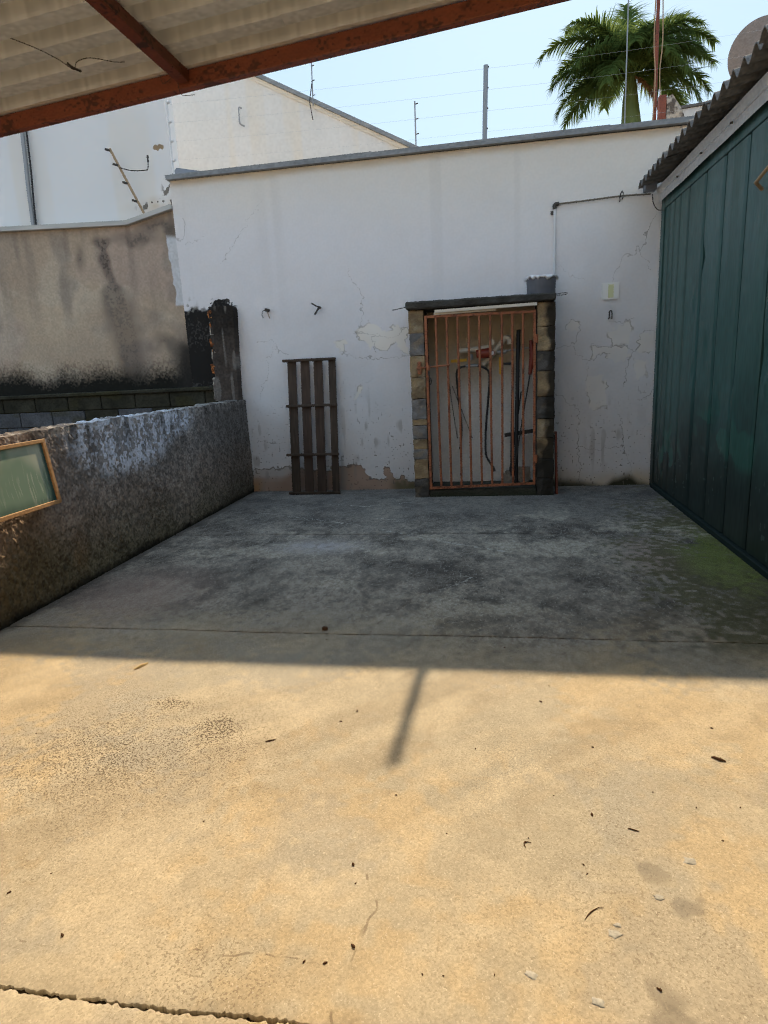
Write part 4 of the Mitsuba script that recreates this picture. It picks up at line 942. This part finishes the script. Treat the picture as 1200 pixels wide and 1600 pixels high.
for (a, b) in (((-0.80, 4.755), (-5.0, 6.942)), ((-9.2, 4.755), (-5.0, 6.942))):
    d = np.array([b[0] - a[0], b[1] - a[1]])
    s = np.array([-d[1], d[0]]) / np.linalg.norm(d) * (-1 if a[0] > -5 else 1)
    s = s if s[1] > 0 else -s
    q = lambda t, o: (t[0] + s[0] * o, t[1] + s[1] * o)
    rp = obj('roof', prism_y([q(a, 0.004), q(b, 0.004), q(b, 0.065), q(a, 0.065)], 11.42, 17.1), 'm_coping', gh)
    obj('verge', prism_y([q(a, -0.06), q(b, -0.06), q(b, 0.001), q(a, 0.001)], 11.47, 11.497), 'm_cream_pvc', rp)
cb2 = obj('iron_bracket', tube(curve([(-4.12, 11.40, 5.885), (-4.16, 11.36, 5.88), (-4.165, 11.36, 5.75), (-4.16, 11.36, 5.64), (-4.115, 11.44, 5.625)], 20), 0.012, 8), 'm_grey_metal', smooth=40, label='small iron bracket on the cream gable wall below the roof slope', cat='bracket')
fw = thing('far_parapet', 'pale parapet wall end peeping over the coping beside the shed roof', 'wall')
obj('wall', prism_y([(2.10, -0.14), (4.6, -0.14), (4.6, 4.44), (2.10, 4.315)], 8.9, 9.1), 'm_house_white', fw)
obj('coping', prism_y([(2.08, 4.318), (4.6, 4.443), (4.6, 4.47), (2.08, 4.345)], 8.87, 9.13), 'm_fibre', fw)
ps = thing('brick_post', 'short red brown post with broken plaster beside the palm', 'post')
obj('post', box(1.925, 2.005, 8.55, 8.63, -0.14, 4.385, 0.006), 'm_mast', ps)
obj('broken_plaster', rough(trimesh.convex.convex_hull(np.array([(2.01, 8.56, 3.5), (2.20, 8.56, 3.5), (2.20, 8.56, 4.16), (2.15, 8.56, 4.27), (2.07, 8.56, 4.385), (2.01, 8.56, 4.36), (2.01, 8.7, 3.5), (2.20, 8.7, 3.5), (2.20, 8.7, 4.16), (2.07, 8.7, 4.375), (2.01, 8.7, 4.36)])), 0.012, 9, 3, 0.04), 'm_mortar', ps, smooth=30)
ms = thing('guyed_mast', 'slim red brown mast with slack ropes in front of the palm', 'mast')
obj('pole', tube([(1.985, 8.95, -0.14), (1.965, 8.95, 4.6), (1.945, 8.95, 7.2)], 0.020, 8), 'm_mast', ms, smooth=40)
for (dx, k) in ((-0.045, 0.03), (0.05, -0.03)):
    obj('rope', tube(curve([(1.945, 8.92, 7.1), (1.95 + dx * 0.6, 8.9, 5.9), (1.962 + dx, 8.9, 5.1), (1.97 + dx * 0.5, 8.9, 4.7), (1.99 + dx * 1.2, 8.9, 4.2)], 24), 0.007, 6), 'm_rope', ms, smooth=True)
obj('thin_antenna', tube([(2.55, 14.0, -0.14), (2.54, 14.0, 8.2)], 0.012, 6), 'm_grey_metal', smooth=40, label='hair thin antenna rod rising behind the top of the palm', cat='antenna')

# ------------------------------------------------------------------ electric fence on the wall tops
ef = thing('electric_fence', 'electric security fence with thin posts and wires above the white wall', 'fence')
POSTS = [('corner', (-3.765, 7.84, 3.86), (-3.750, 7.84, 4.90), 0.010, 'm_white_plastic'), ('slim', (-2.885, 11.42, 5.80), (-2.86, 11.42, 6.62), 0.010, 'm_grey_metal'),
         ('slim', (-1.022, 9.6, -0.14), (-1.000, 9.6, 5.012), 0.010, 'm_grey_metal'), ('stout', (-0.055, 7.84, 3.87), (-0.030, 7.84, 4.63), 0.027, 'm_grey_metal'), ('slim', (2.9, 7.84, 3.87), (2.9, 7.84, 4.7), 0.012, 'm_grey_metal')]
for name, a, b, r, mt in POSTS:
    own = ef if abs(a[1] - 7.84) < 0.1 else thing('fence_post', 'slim fence post fixed at the gable roof edge of the cream house' if a[1] > 10 else 'slim short fence post showing behind the white wall coping', 'fence post')
    pk = obj('post', tube([a, b], r, 10), mt, own, smooth=40)
    n = {'corner': 5, 'slim': 4, 'stout': 4}[name]
    for i in range(n):
        t = (0.885 + 0.108 * i / (n - 1)) if a[2] < 0 else 0.18 + 0.80 * i / (n - 1) * (0.985 if name != 'corner' else 1)
        q = np.array(a) * (1 - t) + np.array(b) * t
        obj('insulator', tube([q + (0, 0, 0), q + np.array([(0.035 if name != 'stout' else 0.006) + r, -0.01, 0.004])], 0.008 if name != 'corner' else 0.015, 8), 'm_dark_metal' if name != 'corner' else 'm_white_plastic', pk, smooth=40)
for k in range(4):
    chain = [(-3.71, 7.835, 4.05 + 0.20 * k), (0.0, 7.83, 3.98 + 0.205 * k), (2.95, 7.83, 4.0 + 0.21 * k)]
    pts = []
    for a_, b_ in zip(chain[:-1], chain[1:]):
        a_, b_ = np.array(a_), np.array(b_)
        for t in np.linspace(0, 1, 7)[:-1]:
            pts.append(a_ + (b_ - a_) * t - np.array([0, 0, 0.02 * 4 * t * (1 - t)]))
    pts.append(np.array(chain[-1]))
    obj('wire', tube(pts, 0.0008 if k else 0.0007, 4), 'm_wire', ef, smooth=True)
obj('stay', tube([(-2.87, 11.40, 6.15), (-2.93, 11.38, 5.85), (-2.90, 11.40, 5.58)], 0.008, 6), 'm_dark_metal', 'fence_post', smooth=40)
lp = thing('leaning_fence_post', 'rusty leaning fence post on the coping of the tan wall', 'fence post')
a, b = np.array([-4.185, 7.83, 3.44]), np.array([-4.555, 7.83, 4.255])
obj('post', tube([a, b], 0.016, 8), 'm_rope', lp, smooth=40)
for t in (0.24, 0.5, 0.76, 0.97):
    q = a + (b - a) * t
    obj('insulator', tube([q + np.array([0.0, -0.01, 0]), q + np.array([-0.055, -0.035, 0.015])], 0.014, 8), 'm_dark_metal', lp, smooth=40)
obj('wire', tube(curve([(-4.45, 7.81, 4.03), (-4.30, 7.81, 3.985), (-4.12, 7.81, 3.97), (-4.075, 7.81, 3.99), (-4.065, 7.81, 4.10)], 24), 0.006, 6), 'm_dark_metal', lp, smooth=True)
obj('insulator', tube([(-4.065, 7.81, 4.06), (-4.063, 7.81, 4.13)], 0.012, 8), 'm_dark_metal', lp, smooth=40)
obj('drain_pipe', tube(curve([(-5.80, 7.985, 4.75), (-5.825, 7.985, 4.3), (-5.85, 7.985, 3.9), (-5.865, 7.985, 3.40)], 14), 0.026, 10), 'm_grey_metal', smooth=40, label='grey pipe running down the white house wall at far left', cat='pipe')
obj('hanging_cable', tube(curve([(-5.735, 7.98, 4.8), (-5.765, 7.98, 4.2), (-5.80, 7.98, 3.8), (-5.825, 7.98, 3.40)], 14), 0.011, 6), 'm_black', smooth=True, label='thin black cable hanging beside the grey pipe', cat='cable')

# ------------------------------------------------------------------ palm
palm = thing('palm_tree', 'tall royal palm with drooping feather fronds behind the white wall', 'palm tree')
PC = np.array([4.12, 22.0, 9.62])
obj('trunk', tube([(4.25, 22, -0.14), (4.24, 22, 3.0), (4.22, 22, 6.0), (4.20, 22, 7.4)], 0.3, 16, radii=[0.36, 0.30, 0.30, 0.27]), 'm_palm_trunk', palm, smooth=True)
obj('crownshaft', tube([(4.20, 22, 7.38), (4.20, 22, 7.6), (4.18, 22, 8.2), (4.14, 22, 8.8), (4.12, 22, 9.72)], 0.3, 16, radii=[0.27, 0.31, 0.29, 0.23, 0.12]), 'm_palm_shaft', palm, smooth=True)


def frond(az, el, length, bend, seed, width=0.70):
    rng = np.random.default_rng(seed)
    n = 30
    a = math.radians(az)
    hdir = np.array([math.cos(a), math.sin(a), 0])
    side = np.array([-math.sin(a), math.cos(a), 0])
    pts = [PC.copy() + hdir * 0.10 - np.array([0, 0, 0.15])]
    for i in range(n):
        t = i / n
        e = math.radians(el - bend * t ** 1.15)
        pts.append(pts[-1] + 0.89 * (hdir * math.cos(e) + np.array([0, 0, 1]) * math.sin(e)) * length / n)
    pts = np.array(pts)
    V, F = [], []
    tan_ = np.gradient(pts, axis=0)
    tan_ /= np.linalg.norm(tan_, axis=1, keepdims=True)
    m = int(length * 44)
    for k in range(m):
        t = 0.14 + 0.86 * (k + rng.random()) / m
        i = min(int(t * n), n - 1)
        p = pts[i] + (pts[i + 1] - pts[i]) * (t * n - i)
        tg = tan_[i]
        up = np.cross(side, tg) * -1
        if up[2] < 0:
            up = -up
        L = width * (0.45 + 0.75 * math.sin(min(1, 0.18 + t * 0.95) * math.pi) ** 0.7) * (0.8 + 0.4 * rng.random())
        for sgn in (-1, 1):
            lift = (rng.random() - 0.35) * 0.9
            d0 = side * sgn * 0.85 + tg * (0.45 + 0.35 * t) + up * lift
            d0 /= np.linalg.norm(d0)
            q, d = p.copy(), d0
            w = 0.016 + 0.008 * rng.random()
            ax = np.cross(d, up)
            ax /= np.linalg.norm(ax) + 1e-9
            base = len(V)
            segs = 4
            droop = 0.16 + 0.26 * rng.random()
            for s_ in range(segs + 1):
                ww = w * (1 - (s_ / segs) ** 1.6) + 0.002
                V.append(q - ax * ww)
                V.append(q + ax * ww)
                q = q + d * (L / segs)
                d = d + np.array([0, 0, -droop])
                d /= np.linalg.norm(d)
            for s_ in range(segs):
                o = base + 2 * s_
                F += [(o, o + 1, o + 3), (o, o + 3, o + 2)]
    lv = trimesh.Trimesh(np.array(V), np.array(F), process=False)
    rc = tube(pts, 0.02, 6, radii=np.linspace(0.045, 0.008, len(pts)))
    return cat_(lv, rc)


FR = [(178, 42, 2.75, 95), (186, 12, 2.75, 80), (205, -5, 2.2, 70), (170, 62, 2.9, 120), (160, 78, 2.3, 95), (215, 50, 2.6, 110), (240, 25, 2.4, 100), (262, 60, 2.4, 120),
      (2, 46, 2.75, 92), (-6, 20, 2.65, 85), (-25, 52, 2.6, 115), (12, 66, 2.7, 115), (-50, 28, 2.4, 100), (25, 10, 2.5, 80), (90, 84, 2.1, 40), (70, 70, 2.5, 90), (120, 66, 2.5, 90),
      (45, 55, 2.6, 100), (135, 40, 2.6, 90), (-80, 70, 2.2, 110), (175, 72, 3.6, 118), (8, 72, 3.3, 120), (30, 80, 3.2, 80), (150, 82, 3.3, 85), (90, 86, 3.2, 50), (205, 78, 2.9, 100), (330, 74, 2.6, 112), (150, 10, 2.5, 70), (290, 45, 2.4, 110), (100, 40, 2.6, 90), (195, 30, 2.6, 95), (-15, 5, 2.5, 75)]
for i, (az, el, ln, bd) in enumerate(FR):
    obj('frond', frond(az, el, ln, bd, 100 + i), 'm_frond', palm)
obj('dry_frond', frond(-40, -35, 1.5, 40, 77, 0.35), 'm_frond_dry', palm, label='dry orange brown frond hanging below the crown')

# ------------------------------------------------------------------ awning overhead
aw = thing('awning', 'corrugated metal awning with rust red steel beam overhead at top left', 'awning')
K, C0, YB = 0.0870, 3.090, 3.30
zb = lambda x: C0 + K * x


def sloped(m):
    v = m.vertices.copy()
    v[:, 2] += K * v[:, 0]
    m.vertices = v
    return m


obj('beam', sloped(box(-4.8, 1.80, YB, YB + 0.055, C0 - 0.072, C0 + 0.004, 0.004)), 'm_beam', aw)
for x in (-4.6, -3.36, -1.475, 0.42):
    obj('rafter', sloped(box(x - 0.028, x + 0.028, -1.6, YB - 0.002, C0 - 0.055, C0 + 0.002, 0.004)), 'm_rafter', aw)
obj('beam', sloped(box(-4.8, 1.55, -1.67, -1.61, C0 - 0.098, C0 + 0.004, 0.004)), 'm_beam', aw)
prof, y = [], YB + 0.065
PT = 0.206
while y > -1.6:
    for dy, z in ((0.0, 0.0), (0.090, 0.0), (0.099, 0.080), (0.197, 0.080)):
        prof.append((y - dy, z))
    y -= PT
prof = np.array(prof)
xs_ = [(-4.9, -2.9), (-2.96, -0.9), (-0.96, 1.58)]
for i, (a, b) in enumerate(xs_):
    us = np.array([a, (a + b) / 2, b])
    t = grid(us, np.arange(len(prof)), lambda u, v: np.stack([u, prof[v.astype(int), 0], C0 + K * u + prof[v.astype(int), 1] + 0.0065 + 0.0025 * i], -1))
    t2 = t.copy()
    t2.vertices = t2.vertices + np.array([0, 0, 0.0012])
    t2.invert()
    obj('roof_sheet', cat_(t, t2), 'm_zinc', aw)
for x in (-4.7, 1.5):
    obj('post', box(x - 0.05, x + 0.05, -1.7, -1.6, -0.02, C0 + K * x - 0.1, 0.005), 'm_beam', aw)
obj('post', box(-4.75, -4.65, YB - 0.02, YB + 0.08, -0.14, C0 - 4.7 * K - 0.1, 0.005), 'm_beam', aw)
X, Yq = -1.475, YB - 0.012
wz = lambda x: C0 + K * x
obj('tie_wire', tube(curve([(X - 0.12, Yq, wz(X) - 0.005), (X - 0.10, Yq - 0.01, wz(X) - 0.05), (X - 0.03, Yq - 0.02, wz(X) - 0.03), (X - 0.02, Yq - 0.015, wz(X) - 0.085), (X - 0.01, Yq, wz(X) - 0.108), (X + 0.05, Yq + 0.01, wz(X) - 0.108)], 30), 0.0016, 5), 'm_iron', aw, smooth=True)
obj('tie_wire', tube(curve([(-1.97, 2.73, wz(-1.97) + 0.0), (-1.92, 2.82, wz(-1.92) - 0.01), (-1.875, 2.90, wz(-1.87) - 0.03), (-1.84, 2.955, wz(-1.84) - 0.055), (-1.82, 2.95, wz(-1.82) - 0.03), (-1.77, 2.98, wz(-1.77) - 0.012), (-1.70, 3.06, wz(-1.7) - 0.01), (-1.67, 3.10, wz(-1.67) + 0.0)], 40), 0.0018, 5), 'm_iron', aw, smooth=True)
obj('tie_knot', tube(curve([(-1.855, 2.93, wz(-1.855) - 0.035), (-1.84, 2.95, wz(-1.84) - 0.05), (-1.82, 2.975, wz(-1.82) - 0.058)], 8), 0.005, 6), 'm_iron', aw, smooth=True)

# ------------------------------------------------------------------ bits on the floor
def scrap(x, y, l, w, ang, seed, bend=0.0):
    n = 6
    t = np.linspace(-0.5, 0.5, n)
    rng = np.random.default_rng(seed)
    P = np.stack([t * l, bend * l * (0.25 - t * t) * 4 + 0.05 * l * (rng.random(n) - 0.5), 0.4 * w + 0.0015 * rng.random(n) + 0.0025 * float(mnoise(np.array([x, y, 0.0]), 1.7, 4))], 1)
    c, s = math.cos(ang), math.sin(ang)
    P[:, :2] = P[:, :2] @ np.array([[c, s], [-s, c]]) + np.array([x, y])
    return tube(P, w, 6, radii=w * (0.25 + np.sin(np.linspace(0.25, np.pi - 0.2, n))) * (0.7 + 0.6 * rng.random(n)))


BITS = [(-0.614, 2.498, 0.022), (-0.667, 2.409, 0.016), (-0.081, 2.259, 0.012), (-0.356, 1.952, 0.012), (-0.163, 1.783, 0.008), (-0.441, 1.615, 0.020), (-0.418, 1.545, 0.010), (-0.499, 1.277, 0.014),
        (-0.443, 1.28, 0.018), (-0.381, 1.337, 0.022), (0.315, 1.922, 0.020), (0.258, 1.695, 0.012), (0.664, 1.992, 0.012), (0.807, 2.007, 0.010), (0.2, 2.646, 0.020), (0.375, 2.313, 0.014), (0.868, 2.491, 0.016),
        (-1.199, 1.274, 0.020), (0.383, 1.312, 0.018), (0.1, 1.791, 0.008), (0.263, 1.66, 0.010), (0.249, 2.795, 0.014), (0.541, 2.059, 0.012), (0.198, 2.008, 0.008), (0.699, 1.842, 0.010), (-1.465, 1.392, 0.016),
        (-1.384, 1.476, 0.010), (-0.19, 1.281, 0.010), (-0.137, 1.283, 0.008), (-0.01, 1.302, 0.009), (-0.56, 4.762, 0.012), (-0.95, 3.25, 0.016), (0.05, 3.2, 0.016), (-2.0, 2.2, 0.012), (-1.0, 1.75, 0.009)]
for i, (x, y, l) in enumerate(BITS):
    obj('leaf_scrap', scrap(x, y, l * 0.72, l * 0.14, RNG.random() * 3.1, i), 'm_twig', smooth=50, label='tiny dark scrap of dried leaf lying on the concrete', cat='leaf scrap', group='dried leaf scraps on the concrete')
obj('leaf_scrap', scrap(-0.994, 3.385, 0.035, 0.014, 0.4, 91), 'm_twig', smooth=50, label='dark curled leaf lump lying on the joint just inside the shadow', cat='leaf scrap')
obj('twig', scrap(-1.875, 2.855, 0.085, 0.008, 1.15, 92), 'm_splinter', smooth=50, label='pale wood splinter at the shadow edge near the low wall', cat='splinter')
obj('twig', scrap(0.263, 1.518, 0.075, 0.0013, 0.75, 93, 0.12), 'm_twig', smooth=50, label='longest curved brown twig on the near concrete at right', cat='twig')
obj('twig', scrap(0.436, 1.862, 0.035, 0.002, -0.3, 94), 'm_twig', smooth=50, label='short straight brown twig on the sunlit concrete at right', cat='twig')
obj('twig', scrap(0.825, 2.276, 0.05, 0.005, -0.5, 95), 'm_twig', smooth=50, label='dark thick twig near the right edge of the sunlit floor', cat='twig')
obj('twig', scrap(-0.93, 2.24, 0.045, 0.0025, 0.5, 96), 'm_twig', smooth=50, label='thin twig on the ochre concrete left of the pole shadow', cat='twig')
obj('twig', scrap(0.098, 1.76, 0.03, 0.002, 0.9, 97, 0.5), 'm_twig', smooth=50, label='small hooked stem on the concrete right of centre', cat='twig')
